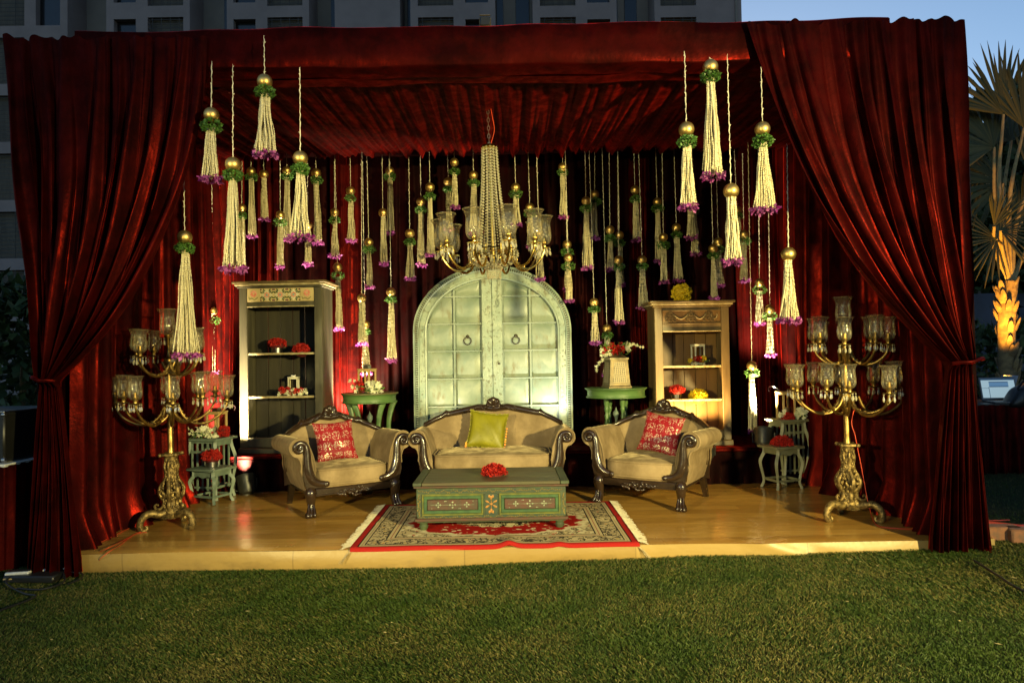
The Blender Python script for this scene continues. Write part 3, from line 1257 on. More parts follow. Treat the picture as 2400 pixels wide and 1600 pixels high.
# left cabinet
LC_Y, LC_RZ, LC_W, LC_D = 7.42, R(-1.5), 0.89, 0.38
_t = at(652, 658, LC_Y - 0.2)
LC_H = _t.z - RISER_Z
LC = Vector((at(660, 900, LC_Y - 0.19).x, LC_Y, RISER_Z))
_h = at(650, 719, LC_Y - 0.2).z - RISER_Z
lc = cabinet('tall_cabinet', 'tall dark olive cabinet with a floral tile strip, behind the left armchair', LC, LC_RZ, LC_W, LC_D, LC_H, 'olive_wood', 'olive_back', (_h, 0))


def lc_z(y):
    return at(650, y, LC_Y - 0.2).z - RISER_Z


LCS = [lc_z(829), lc_z(931)]
for z in LCS:
    shelf(lc, z, LC_W, LC_D, 'olive_wood', 'cream_edge')
# floral tiles: five cream tiles in a row
MT['tile'] = pm('glazed_cream_tile', (0.50, 0.40, 0.20), (0.40, 0.30, 0.14), rough=0.18, nscale=5)
MT['pink_glaze'] = pm('pink_glaze', (0.52, 0.16, 0.10), (0.62, 0.30, 0.22), rough=0.25, nscale=30)
MT['green_glaze'] = pm('green_glaze', (0.045, 0.085, 0.03), rough=0.25)
MT['plum_glaze'] = pm('plum_glaze', (0.10, 0.02, 0.06), rough=0.25)
MT['teal_glaze'] = pm('teal_glaze', (0.20, 0.42, 0.38), rough=0.25)
MT['ivory_glaze'] = pm('ivory_glaze', (0.60, 0.56, 0.38), rough=0.25)


def tiles(root, D, zc, total):
    y = -D / 2 + 0.002
    w = total / 5
    for i in range(5):
        x = -total / 2 + w * (i + 0.5)
        t = MB().box((x, y, zc), (w - 0.002, 0.012, 0.142), 0.002).build('tile', 'tile', root)
        yy = y - 0.0072
        if i in (1, 2, 3):
            m = MB(); motif_flower(m, x, yy, zc, 0.062, 1.0, 8); m.build('ivory_petals', 'ivory_glaze', t)
            m = MB(); motif_flower(m, x, yy - 0.001, zc, 0.033, 1.0, 8); m.build('pink_petals', 'pink_glaze', t)
            m = MB().ell((x, yy - 0.0016, zc), (0.012, 0.0014, 0.012), 10, 4); m.build('flower_eye', 'teal_glaze', t)
            m = MB()
            for a in range(4):
                an = math.pi / 4 + a * math.pi / 2
                for da, rr in ((-0.30, 0.066), (0.30, 0.066), (0, 0.050)):
                    M = Matrix.Rotation(-(an + da), 3, 'Y')
                    m.ell((x + rr * math.cos(an + da), yy - 0.0006, zc + rr * 0.86 * math.sin(an + da)), (0.018, 0.001, 0.0075), 8, 4, M)
            m.build('leaves', 'green_glaze', t)
            m = MB()
            for sx in (-1, 1):
                for sz in (-1, 1):
                    m.ell((x + sx * 0.064, yy - 0.0008, zc + sz * 0.056), (0.010, 0.001, 0.008), 8, 4)
            m.build('buds', 'plum_glaze', t)
        else:
            m = MB(); motif_flower(m, x, yy, zc + 0.015, 0.040, 1.0, 9); m.build('pink_petals', 'pink_glaze', t)
            m = MB()
            pts = [(x - 0.052, yy - 0.0006, zc - 0.020), (x - 0.044, yy - 0.0006, zc - 0.046), (x - 0.018, yy - 0.0006, zc - 0.034), (x + 0.010, yy - 0.0006, zc - 0.050), (x + 0.046, yy - 0.0006, zc - 0.024)]
            m.tube(smooth_path(pts, 5), 0.003, 6, squash=(1, 0.4, 1))
            m.build('leaf_scroll', 'green_glaze', t)


tiles(lc, LC_D, lc_z(690.5), LC_W - 0.178)

# right cabinet
RC_Y, RC_RZ, RC_W, RC_D = 7.46, R(1.0), 0.80, 0.36
RC_H = at(1615, 704, RC_Y - 0.18).z - RISER_Z
RC = Vector((at(1624, 900, RC_Y - 0.18).x, RC_Y, RISER_Z))
rc = cabinet('bookcase', 'pale weathered wood bookcase with a carved header, behind the right armchair', RC, RC_RZ, RC_W, RC_D, RC_H, 'honey_wood', 'honey_back', (at(1620, 777, RC_Y - 0.18).z - RISER_Z, 0))


def rc_z(y):
    return at(1620, y, RC_Y - 0.18).z - RISER_Z


RCS = [rc_z(859), rc_z(938)]
for z in RCS:
    shelf(rc, z, RC_W, RC_D, 'honey_wood', 'cream_edge')


def carved_header(root, D, z0, z1, w):
    y = -D / 2 + 0.006
    MB().box((0, y + 0.001, (z0 + z1) / 2), (w, 0.006, z1 - z0), 0.001).build('header_panel', 'honey_back', root)
    m = MB()
    m.box((0, y, z1), (w, 0.014, 0.010), 0.003)
    m.box((0, y, z0), (w, 0.014, 0.010), 0.003)
    m.build('header_moulding', 'honey_wood', root)
    zc = (z0 + z1) / 2
    for i, x in enumerate((-0.36 * w, -0.01 * w, 0.29 * w)):
        m = MB()
        for k, (dx, dz, r) in enumerate(((0, 0.030, 0.024), (-0.026, 0.002, 0.021), (0.026, 0.002, 0.021), (-0.042, -0.032, 0.020), (0.0, -0.028, 0.022), (0.042, -0.032, 0.020))):
            m.tube([(x + dx + r * 0.75 * math.cos(a), y - 0.006, zc + dz + r * 0.75 * math.sin(a)) for a in [2 * math.pi * q / 10 for q in range(11)]], 0.0045, 5, False)
            m.ell((x + dx, y - 0.004, zc + dz), (r * 0.3, 0.006, r * 0.3), 6, 4)
        m.build('carved_cluster', 'honey_wood', root)
    m = MB()
    for a, b in ((-0.36 * w, -0.01 * w), (-0.01 * w, 0.29 * w), (0.29 * w, 0.49 * w)):
        pts = [(a + 0.03, y - 0.004, zc + 0.028), (a + (b - a) * 0.3, y - 0.004, zc - 0.004), (a + (b - a) * 0.5, y - 0.004, zc - 0.022), (a + (b - a) * 0.7, y - 0.004, zc - 0.004), (b - 0.03, y - 0.004, zc + 0.028)]
        m.tube(smooth_path(pts, 5), 0.004, 5)
    m.build('carved_swag', 'cream_edge', root)


carved_header(rc, RC_D, rc_z(758), rc_z(727), RC_W - 0.178)


# ------------------------------------------------------------------ upholstered seats
def carve_cluster(m, c, w, h, d, n, seed):
    """a mass of carved leaves and beads"""
    rng = random.Random(seed)
    for i in range(n):
        t = (i + 0.5) / n * 2 - 1
        x = t * w
        hh = h * (1 - 0.75 * abs(t) ** 1.2)
        z = rng.uniform(-0.5, 0.5) * hh
        M = Matrix.Rotation(rng.uniform(-1.2, 1.2), 3, 'Y')
        m.ell((c[0] + x, c[1] - rng.uniform(0, d), c[2] + z), (0.020 * rng.uniform(0.7, 1.3), 0.010, 0.009 * rng.uniform(0.8, 1.4)), 7, 5, M)


def shell(m, c, r):
    rows = []
    for i in range(9):
        q = i / 8
        row = []
        for j in range(73):
            a = R(-12) + R(204) * j / 72
            lobe = abs(math.cos(4.5 * (a - R(90))))
            rr = r * (0.80 + 0.20 * math.sin(max(0, a))) * (0.95 + 0.07 * lobe) * q
            y = -0.016 * math.sin(math.pi * min(1, q * 0.86)) * (0.35 + 0.65 * lobe) - 0.010
            row.append((c[0] + rr * math.cos(a), c[1] + y + (0.03 if i == 8 else 0), c[2] + rr * math.sin(a)))
        rows.append(row)
    m.grid(rows)
    m.ell((c[0], c[1] - 0.02, c[2] - 0.002), (r * 0.26, 0.020, r * 0.22), 8, 6)
    for s_ in (-1, 1):
        P = [(c[0] + s_ * (r * 0.95 + 0.016 * math.cos(t)), c[1] - 0.018, c[2] - 0.004 + 0.016 * math.sin(t)) for t in [k * 0.5 for k in range(12)]]
        m.tube(P, lerp_list([0.010, 0.005], len(P)), 6)


def seat_unit(name, label, cat, loc, rz, cs, crest, seat_top, ear, feet_in=0.092):
    """carved and upholstered seat: cs = half distance of the arm scrolls, crest = top of the carving"""
    root = thing(name, label, cat, loc, rz)
    yf, yb = -0.345, 0.315
    roll_c, roll_r = 0.598, 0.080
    fx = cs - feet_in

    # upholstered arms with a roll over the outside
    for s_ in (-1, 1):
        sec = [(cs - 0.150, 0.235), (cs - 0.138, 0.38), (cs - 0.122, 0.49), (cs - 0.100, 0.560)]
        sec += [(cs + roll_r * math.cos(R(a)), roll_c + roll_r * math.sin(R(a))) for a in range(165, -76, -20)]
        sec += [(cs + 0.000, 0.505), (cs - 0.018, 0.45), (cs - 0.014, 0.39), (cs - 0.030, 0.31), (cs - 0.060, 0.225), (cs - 0.075, 0.205)]
        rows = []
        ny = 12
        for j in range(ny + 1):
            t = j / ny
            y = yf + (yb - yf) * t
            k = 1.0 - 0.04 * t ** 1.5
            puff = 0.006 * math.sin(math.pi * t)
            rows.append([(s_ * (x + puff + 0.02 * t * (z - 0.2)), y, 0.2 + (z - 0.2) * k) for x, z in sec])
        m = MB().grid(rows, True)
        n = len(sec)
        m.f.append(tuple(range(n)))
        m.f.append(tuple(ny * n + q for q in range(n)))
        m.build('arm', 'beige', root, 60)
        pts = [(s_ * x, yf - 0.002, z) for x, z in sec[1:-3]]
        MB().tube(smooth_path(pts, 3), 0.0075, 6).build('arm_piping', 'beige', root)
        # carved front of the arm: sweeps up from the rail and curls into a scroll
        pts = [(cs - 0.225, 0.272), (cs - 0.165, 0.278), (cs - 0.105, 0.315), (cs - 0.074, 0.385), (cs - 0.064, 0.46), (cs - 0.062, 0.535), (cs - 0.055, 0.593)]
        rad = [0.026, 0.032, 0.040, 0.041, 0.035, 0.030, 0.026]
        for k in range(1, 19):
            a = R(185 - k * 27)
            rr = 0.054 * (1 - k / 24)
            pts.append((cs + 0.002 + rr * math.cos(a), 0.595 + rr * math.sin(a)))
            rad.append(0.024 - 0.0007 * k)
        P = smooth_path([(s_ * x, yf - 0.024, z) for x, z in pts], 3)
        m = MB().tube(P, lerp_list(rad, len(P)), 8, squash=(1, 0.75, 1))
        m.ell((s_ * (cs + 0.002), yf - 0.03, 0.595), (0.02, 0.022, 0.02), 8, 6)
        m.ell((s_ * (cs - 0.225), yf - 0.036, 0.272), (0.026, 0.02, 0.026), 10, 6)
        poly = [(cs - 0.235, 0.245), (cs - 0.048, 0.245), (cs - 0.026, 0.34), (cs - 0.030, 0.44), (cs - 0.055, 0.52), (cs - 0.070, 0.44), (cs - 0.095, 0.36), (cs - 0.15, 0.300)]
        m.prism([(s_ * x, z) for x, z in poly], yf - 0.030, yf + 0.01)
        m.build('arm_front', 'dark_wood', root, 50)

    # back: camel-shaped crest, cushion below it
    hb = cs + 0.005
    e = ear
    up = [(0.0, crest - 0.085), (0.10 * hb / 0.47, crest - 0.072), (0.5 * e, crest - 0.092), (e, crest - 0.145), (e + (hb - e) * 0.5, crest - 0.190), (hb, crest - 0.245)]
    lo = [(0.0, crest - 0.150), (0.10 * hb / 0.47, crest - 0.134), (0.5 * e, crest - 0.156), (e, crest - 0.196), (e + (hb - e) * 0.5, crest - 0.240), (hb, crest - 0.292)]
    zu = lambda x: float(np.interp(abs(x), [p[0] for p in up], [p[1] for p in up]))
    zl = lambda x: float(np.interp(abs(x), [p[0] for p in lo], [p[1] for p in lo]))
    yback = lambda x, z: yb - 0.055 + 0.16 * (z - 0.35) - 0.13 * (abs(x) / hb) ** 4

    def f(u, v):
        x = (2 * u - 1) * hb * 0.985
        z = 0.33 + (zl(x) + 0.012 - 0.33) * v
        return (x, yback(x, z) - 0.028 * math.sin(math.pi * min(1, v * 1.02)) * (1 - (2 * u - 1) ** 6), z)
    m = MB().surf(f, 48, 16)
    m.build('backrest', 'beige', root, 180)

    def fb(u, v):
        x = (2 * u - 1) * hb
        z = 0.20 + (zu(x) - 0.015 - 0.20) * v
        return (x, yback(x, z) + 0.06, z)
    MB().surf(fb, 32, 8).build('back_cover', 'beige', root, 180)
    rows = []
    NX = 72
    for i in range(NX + 1):
        x = (2 * i / NX - 1) * hb
        zt, zb = zu(x), zl(x)
        tip = 0.022 * math.exp(-((abs(x) - e) / 0.016) ** 2)
        zt += tip
        c, h = (zt + zb) / 2, (zt - zb) / 2
        y = yback(x, c) + 0.018
        rows.append([(x, y + 0.048 * math.cos(a), c + (h + 0.006) * math.sin(a)) for a in [2 * math.pi * k / 12 for k in range(12)]])
    m = MB().grid(rows, True)
    m.build('crest_rail', 'dark_wood', root, 60)
    m = MB()
    ys = yback(0, crest - 0.1) - 0.02
    shell(m, (0, ys, crest - 0.092), 0.094)
    for s_ in (-1, 1):
        rng = random.Random(int(cs * 100) + s_)
        for k in range(13):
            x = s_ * (0.07 + 0.0145 * k)
            z = (zu(x) + zl(x)) / 2 + rng.uniform(-0.012, 0.016)
            M = Matrix.Rotation(rng.uniform(-0.9, 0.9), 3, 'Y')
            m.ell((x, yback(x, z) - 0.026, z), (0.019 - 0.0006 * k, 0.014, 0.0105), 7, 5, M)
    m.build('crest_carving', 'dark_wood', root, 60)

    # seat
    sh = 0.078
    hx = cs - 0.135
    def bow(p):
        if p.y < 0:
            p.y -= 0.055 * (1 - (p.x / hx) ** 2) * min(1, -p.y / 0.2)
        p.z += 0.012 * (1 - (p.x / hx) ** 2) * (1 if p.z > 0 else 0)
        return p
    MB().sbox((0, -0.055, seat_top - sh), (hx, 0.305, sh), 0.32, 44, 16, bow).build('seat_cushion', 'beige', root, 180)
    for dz in (0.8, -0.8):
        pts = []
        for k in range(61):
            a = 2 * math.pi * k / 60
            sp = lambda x: math.copysign(abs(x) ** 0.32, x)
            q = bow(Vector(((hx + 0.002) * 0.985 * sp(math.cos(a)), 0.305 * 0.985 * sp(math.sin(a)), 0)))
            pts.append((q.x, q.y - 0.055, seat_top - sh + sh * dz))
        MB().tube(pts, 0.0065, 6, False).build('cushion_piping', 'beige', root)
    MB().box((0, 0.0, 0.245), (2 * cs - 0.17, 0.60, 0.07), 0.01).build('seat_base', 'beige', root)
    MB().sbox((0, yf - 0.004, 0.262), (cs - 0.20, 0.024, 0.026), 0.3, 24, 8).build('front_strip', 'beige', root, 180)
    # rails
    m = MB().box((0, yf - 0.012, 0.208), (2 * fx, 0.046, 0.062), 0.012)
    m.box((0, yf - 0.030, 0.180), (2 * fx - 0.06, 0.018, 0.012), 0.004)
    m.build('front_rail', 'dark_wood', root)
    m = MB()
    carve_cluster(m, (0, yf - 0.034, 0.182), 0.155, 0.075, 0.012, 26, 3)
    m.build('apron_carving', 'dark_wood', root, 60)
    for s_ in (-1, 1):
        MB().box((s_ * (fx - 0.005), 0.0, 0.196), (0.04, 0.62, 0.05), 0.008).build('side_rail', 'dark_wood', root)
    MB().box((0, yb - 0.02, 0.196), (2 * fx - 0.05, 0.04, 0.05), 0.008).build('back_rail', 'dark_wood', root)
    # paw feet in front, raked tapered legs behind
    for s_ in (-1, 1):
        x = s_ * fx
        o = s_
        pts = [(x, yf - 0.010, 0.240), (x + o * 0.004, yf - 0.022, 0.205), (x + o * 0.002, yf - 0.016, 0.150), (x - o * 0.004, yf - 0.006, 0.095), (x + o * 0.002, yf - 0.012, 0.050), (x + o * 0.012, yf - 0.028, 0.020), (x + o * 0.012, yf - 0.030, 0.0)]
        P = smooth_path(pts, 4)
        m = MB().tube(P, lerp_list([0.040, 0.052, 0.042, 0.031, 0.034, 0.044, 0.040], len(P)), 12)
        for k in (-1, 0, 1):
            d = [(x + o * 0.004 + k * 0.021, yf - 0.028 - (0.010 if k == 0 else 0.0), 0.115), (x + o * 0.004 + k * 0.024, yf - 0.046, 0.06), (x + o * 0.012 + k * 0.029, yf - 0.068, 0.024), (x + o * 0.012 + k * 0.030, yf - 0.066, 0.004)]
            Q = smooth_path(d, 3)
            m.tube(Q, lerp_list([0.006, 0.012, 0.016, 0.011], len(Q)), 6)
        m.ell((x, yf - 0.040, 0.216), (0.030, 0.026, 0.030), 8, 6)
        m.build('paw_leg', 'dark_wood', root, 60)
        q = [(s_ * (fx - 0.01), yb - 0.03, 0.22), (s_ * (fx + 0.012), yb + 0.02, 0.0)]
        m = MB()
        (ax, ay, az), (bx, by, bz) = q
        m.add([(ax - 0.032, ay - 0.032, az), (ax + 0.032, ay - 0.032, az), (ax + 0.032, ay + 0.032, az), (ax - 0.032, ay + 0.032, az),
               (bx - 0.021, by - 0.021, bz), (bx + 0.021, by - 0.021, bz), (bx + 0.021, by + 0.021, bz), (bx - 0.021, by + 0.021, bz)],
              [(0, 1, 2, 3), (7, 6, 5, 4), (0, 4, 5, 1), (1, 5, 6, 2), (2, 6, 7, 3), (3, 7, 4, 0)])
        m.build('rear_leg', 'dark_wood', root, 0)
    return root


SOFA = Vector((at(1154, 1000, 6.68).x, 6.72, STAGE_Z))
seat_unit('settee', 'two seat beige settee with carved dark wood frame in front of the arched door', 'sofa', SOFA, R(-0.3), 0.695, 0.938, 0.45, 0.49)
AL = Vector((-1.62, 6.42, STAGE_Z))
AR = Vector((1.30, 6.42, STAGE_Z))
seat_unit('armchair', 'beige armchair with carved dark frame, left of the settee', 'armchair', AL, R(32), 0.475, 0.905, 0.405, 0.285)
seat_unit('armchair', 'beige armchair with carved dark frame, right of the settee', 'armchair', AR, R(-32), 0.475, 0.912, 0.405, 0.285)


# ------------------------------------------------------------------ cushions
def pillow_mesh(a, T, n=26, ruffle=0.0):
    m = MB()
    def f(sg):
        def g(i, j):
            u, v = 2 * i - 1, 2 * j - 1
            pin = 0.10
            x = a * u * (1 - pin * (1 - v * v) * abs(u) ** 2)
            z = a * v * (1 - pin * (1 - u * u) * abs(v) ** 2)
            h = T * max(0.0, (1 - u * u) * (1 - v * v)) ** 0.42
            h += 0.005 * math.sin(u * 7 + v * 5) * (1 - u * u) * (1 - v * v)
            return (x, sg * h, z)
        return g
    m.surf(f(-1), n, n)
    m.surf(f(1), n, n)
    if ruffle:
        pts = []
        for s4 in range(4):
            for k in range(24):
                t = 2 * k / 24 - 1
                u, v = ((t, -1), (1, t), (-t, 1), (-1, -t))[s4]
                x = a * u * (1 - 0.10 * (1 - v * v) * abs(u) ** 2)
                z = a * v * (1 - 0.10 * (1 - u * u) * abs(v) ** 2)
                w = ruffle * (1 + 0.4 * math.sin(k * 2.6))
                pts.append(((x, 0.004, z), (x * (1 + w / a), 0.010 * math.sin(k * 1.9), z * (1 + w / a))))
        pts.append(pts[0])
        m.grid([[p, q] for p, q in pts])
    return m


def elephant_cloth():
    m = Mat('red_brocade')
    x, y, z = m.xyz()
    px, pz = 0.092, 0.098
    row = (z / pz + 0.12)
    col = (x / px + 0.5)
    cx_ = (col.fr() - 0.5)
    cz_ = (row.fr() - 0.5)
    # a stout body with four legs, in rows
    body = (cx_.abs().pw(3.0) * 11.5 + cz_.abs().pw(3.0) * 13.0).lt(1.0)
    gap = ((cx_ + 0.02).abs().lt(0.10)) * (cz_.lt(-0.12))
    gap2 = ((cx_ - 0.30).abs().lt(0.05)) * (cz_.lt(-0.05))
    fleck = m.voro(100, 'F1').sm(0.52, 0.26)
    k = (body * (1.0 - gap) * (1.0 - gap2)) * fleck.sm(0.2, 0.75) 
    m.set(color=m.mix(k, (0.23, 0.003, 0.010), (0.66, 0.57, 0.44)), rough=m.mix(k, (0.6, 0.6, 0.6), (0.25, 0.25, 0.25)), metal=k * 0.45, spec=0.3)
    m.bump(m.noise(12, 3) * 0.6 + k * 0.2, 0.35, 0.012)
    return m.m


MT['brocade'] = elephant_cloth()
MT['lime'] = pm('lime_green_satin', (0.215, 0.20, 0.010), (0.16, 0.15, 0.006), rough=0.46, nscale=5, bump=0.4, bscale=9, spec=0.35)
MT['trim'] = pm('orange_trim', (0.70, 0.16, 0.03), (0.62, 0.44, 0.05), rough=0.5, nscale=60)


def cushion(label, seat, local, rz, tilt, roll, mat, a, T, ruffle=0.0):
    M = Matrix.Translation(seat) @ Matrix.Rotation(rz, 4, 'Z')
    root = thing('cushion', label, 'cushion', M @ Vector(local), rz)
    body = pillow_mesh(a, T, 30, ruffle).build('cover', mat, root, 180)
    body.rotation_euler = (tilt, roll, 0)
    body.location = (0, 0, 0)
    if ruffle:
        m = MB()
        rng = random.Random(2)
        for s4, k0, k1 in ((1, -0.95, 0.2), (3, 0.8, 1.0)):
            for k in range(9):
                t = k0 + (k1 - k0) * k / 8
                u, v = ((t, -1), (1, t), (-t, 1), (-1, -t))[s4]
                m.ell((a * u * 1.03, rng.uniform(-0.01, 0.0), a * v * 1.03), (0.011, 0.008, 0.011), 6, 4)
        o = m.build('trim_tufts', 'trim', body)
    return root


cushion('red cushion with silver elephants on the left armchair', AL, (-0.03, 0.075, 0.585), R(32), R(-22), R(-2), 'brocade', 0.195, 0.062)
cushion('red cushion with silver elephants on the right armchair', AR, (0.055, 0.085, 0.600), R(-32), R(-22), R(9), 'brocade', 0.195, 0.062)
cushion('lime green satin cushion with ruffled edge on the settee', SOFA, (-0.055, 0.09, 0.625), 0, R(-22), R(8), 'lime', 0.185, 0.066, 0.012)


# ------------------------------------------------------------------ coffee table
MT['chest_green'] = pm('chest_worn_green', (0.052, 0.074, 0.032), (0.034, 0.042, 0.025), rough=0.42, nscale=12, detail=6, bump=0.2, bscale=35, rvar=0.15)
MT['chest_top'] = pm('chest_worn_top', (0.078, 0.078, 0.038), (0.062, 0.046, 0.025), rough=0.36, nscale=4, stretch=(0.5, 3, 1), detail=6, bump=0.15, bscale=25, rvar=0.2)
MT['chest_brown'] = pm('chest_oxblood', (0.075, 0.030, 0.020), (0.052, 0.036, 0.022), rough=0.45, nscale=14, detail=6, bump=0.2)
MT['chest_lime'] = pm('chest_lime_frame', (0.115, 0.115, 0.018), (0.06, 0.075, 0.018), rough=0.45, nscale=20, detail=5)
MT['chest_jade'] = pm('chest_jade_frame', (0.038, 0.088, 0.032), (0.024, 0.058, 0.026), rough=0.45, nscale=20, detail=5)
MT['chest_navy'] = pm('chest_blue_black', (0.020, 0.040, 0.032), (0.035, 0.050, 0.030), rough=0.45, nscale=20)
MT['ochre'] = pm('ochre_paint', (0.19, 0.13, 0.025), (0.10, 0.08, 0.02), rough=0.5, nscale=40)
MT['orange_paint'] = pm('orange_paint', (0.34, 0.145, 0.022), (0.24, 0.11, 0.02), rough=0.5, nscale=40)
MT['pale_paint'] = pm('pale_paint', (0.26, 0.29, 0.20), (0.14, 0.17, 0.12), rough=0.5, nscale=40)


def coffee_table():
    RUG = 0.012
    root = thing('coffee_chest', 'painted green chest table with two drawers, standing on the rug', 'table', (at(1153, 1130, 5.65).x, 5.66, STAGE_Z + RUG), R(0.4))
    Wd, D, H = 1.215, 0.70, 0.372
    y = -D / 2
    for k in range(3):
        dw = (D - 0.01) / 3
        MB().box((0, y + 0.005 + dw * (k + 0.5), H - 0.014), (Wd - 0.14, dw - 0.003, 0.026), 0.004).build('top_plank', 'chest_top', root)
    for s_ in (-1, 1):
        MB().box((s_ * (Wd / 2 - 0.034), 0, H - 0.014), (0.066, D - 0.01, 0.026), 0.004).build('breadboard_end', 'chest_green', root)
    MB().box((0, 0, H - 0.036), (Wd - 0.012, D - 0.012, 0.016), 0.006).build('top_moulding', 'chest_brown', root)
    bw = Wd - 0.05
    z0, z1 = 0.095, H - 0.046
    MB().box((0, 0, (z0 + z1) / 2), (bw, D - 0.05, z1 - z0), 0.006).build('carcase', 'chest_green', root)
    MB().box((0, 0, 0.082), (Wd - 0.02, D - 0.02, 0.026), 0.008).build('base_moulding', 'chest_brown', root)
    MB().box((0, 0, 0.064), (Wd - 0.06, D - 0.06, 0.012), 0.004).build('base_step', 'chest_green', root)
    for sx in (-1, 1):
        for sy in (-1, 1):
            MB().lathe([(0.026, 0), (0.034, 0.018), (0.036, 0.03), (0.028, 0.042), (0.034, 0.050), (0.034, 0.060)], 14, (sx * (Wd / 2 - 0.075), sy * (D / 2 - 0.07), 0)).build('turned_foot', 'chest_green', root)
    yf = -(D - 0.05) / 2
    zc = (z0 + z1) / 2 - 0.012
    ph, pw_ = 0.165, 0.475
    for s_ in (-1, 1):
        x = s_ * (bw / 2 - 0.045 - pw_ / 2)
        def frame(w, h, t, dy, nm, mt):
            m = MB()
            m.box((x, yf - dy / 2, zc + h / 2 - t / 2), (w, dy, t), 0.002)
            m.box((x, yf - dy / 2, zc - h / 2 + t / 2), (w, dy, t), 0.002)
            for q in (-1, 1):
                m.box((x + q * (w / 2 - t / 2), yf - dy / 2, zc), (t, dy, h - 2 * t), 0.002)
            return m.build(nm, mt, root, 0)
        frame(pw_, ph, 0.014, 0.014, 'lime_frame', 'chest_lime')
        frame(pw_ - 0.030, ph - 0.030, 0.024, 0.009, 'jade_frame', 'chest_jade')
        d = MB().box((x, yf - 0.004, zc), (pw_ - 0.082, 0.020, ph - 0.082), 0.006).build('drawer_front', 'chest_brown', root)
        m = MB()
        for k in (-1, 0, 1):
            r = 0.020 if k == 0 else 0.015
            for q in range(4):
                a = q * math.pi / 2
                m.ell((x + k * 0.11 + r * math.cos(a), yf - 0.0150, zc + r * math.sin(a)), (0.007, 0.0014, 0.007), 6, 4)
            m.ell((x + k * 0.11, yf - 0.0150, zc), (0.005, 0.0014, 0.005), 6, 4)
            for q in (-1, 1):
                m.ell((x + k * 0.11 + 0.05 * q, yf - 0.0150, zc + 0.028 * q * (1 if k else -1)), (0.004, 0.0012, 0.004), 6, 4)
        m.tube([(x - 0.17, yf - 0.015, zc), (x + 0.17, yf - 0.015, zc)], 0.0012, 4)
        m.build('painted_motif', 'pale_paint', d)
    c = MB().box((0, yf - 0.001, zc), (0.10, 0.010, ph), 0.003).build('centre_panel', 'chest_navy', root)
    m = MB()
    for q in range(6):
        a = math.pi / 2 + q * math.pi / 3
        sx, sz = (0.030, 0.058) if q in (0, 3) else (0.036, 0.045)
        M = Matrix.Rotation(-a, 3, 'Y')
        m.ell((0 + sx * math.cos(a), yf - 0.007, zc + sz * math.sin(a) * 0.85), (0.017, 0.0014, 0.008), 8, 4, M)
        m.tube([(0, yf - 0.007, zc), (sx * math.cos(a), yf - 0.007, zc + sz * math.sin(a) * 0.8)], 0.0022, 4)
        if q in (0, 3):
            for e in (-1, 1):
                m.ell((e * 0.014, yf - 0.007, zc + 0.060 * math.sin(a)), (0.008, 0.0013, 0.012), 6, 4)
    m.ell((0, yf - 0.0075, zc), (0.008, 0.002, 0.008), 8, 4)
    m.build('orange_flower', 'orange_paint', c)
    # vines along the top and bottom and at the corners
    zt, zb = zc + ph / 2 + 0.020, zc - ph / 2 - 0.016
    for z, nm, mt in ((zt, 'vine_band', 'chest_navy'), (zb, 'vine_band', 'chest_navy')):
        MB().box((0, yf - 0.0005, z), (bw - 0.02, 0.005, 0.026), 0.001).build(nm, mt, root, 0)
        m = MB()
        n = 150
        pts = [(-bw / 2 + 0.02 + (bw - 0.04) * i / n, yf - 0.0042, z + 0.006 * math.sin(i * 0.55)) for i in range(n + 1)]
        m.tube(pts, 0.0018, 4)
        rng = random.Random(int(z * 1000))
        for i in range(0, n, 2):
            a = rng.choice((0.8, -0.8, 2.3, -2.3))
            M = Matrix.Rotation(a, 3, 'Y')
            p = pts[i]
            m.ell((p[0], yf - 0.0044, p[2] + rng.choice((-1, 1)) * 0.006), (0.0062, 0.001, 0.0024), 6, 3, M)
        m.build('painted_vine', 'ochre', root)
    for s_ in (-1, 1):
        m = MB()
        pts = [(s_ * (bw / 2 - 0.020) + 0.006 * math.sin(i * 0.9), yf - 0.003, zc - ph / 2 + ph * i / 24) for i in range(25)]
        m.tube(pts, 0.0018, 4)
        for i in range(0, 24, 2):
            m.ell((pts[i][0] + 0.006 * (-1) ** (i // 2), yf - 0.0034, pts[i][2]), (0.004, 0.001, 0.006), 6, 3)
        m.build('painted_vine', 'ochre', root)
    return root


CT = coffee_table()


# ------------------------------------------------------------------ rug
RUG_A, RUG_B = 1.03, 0.715


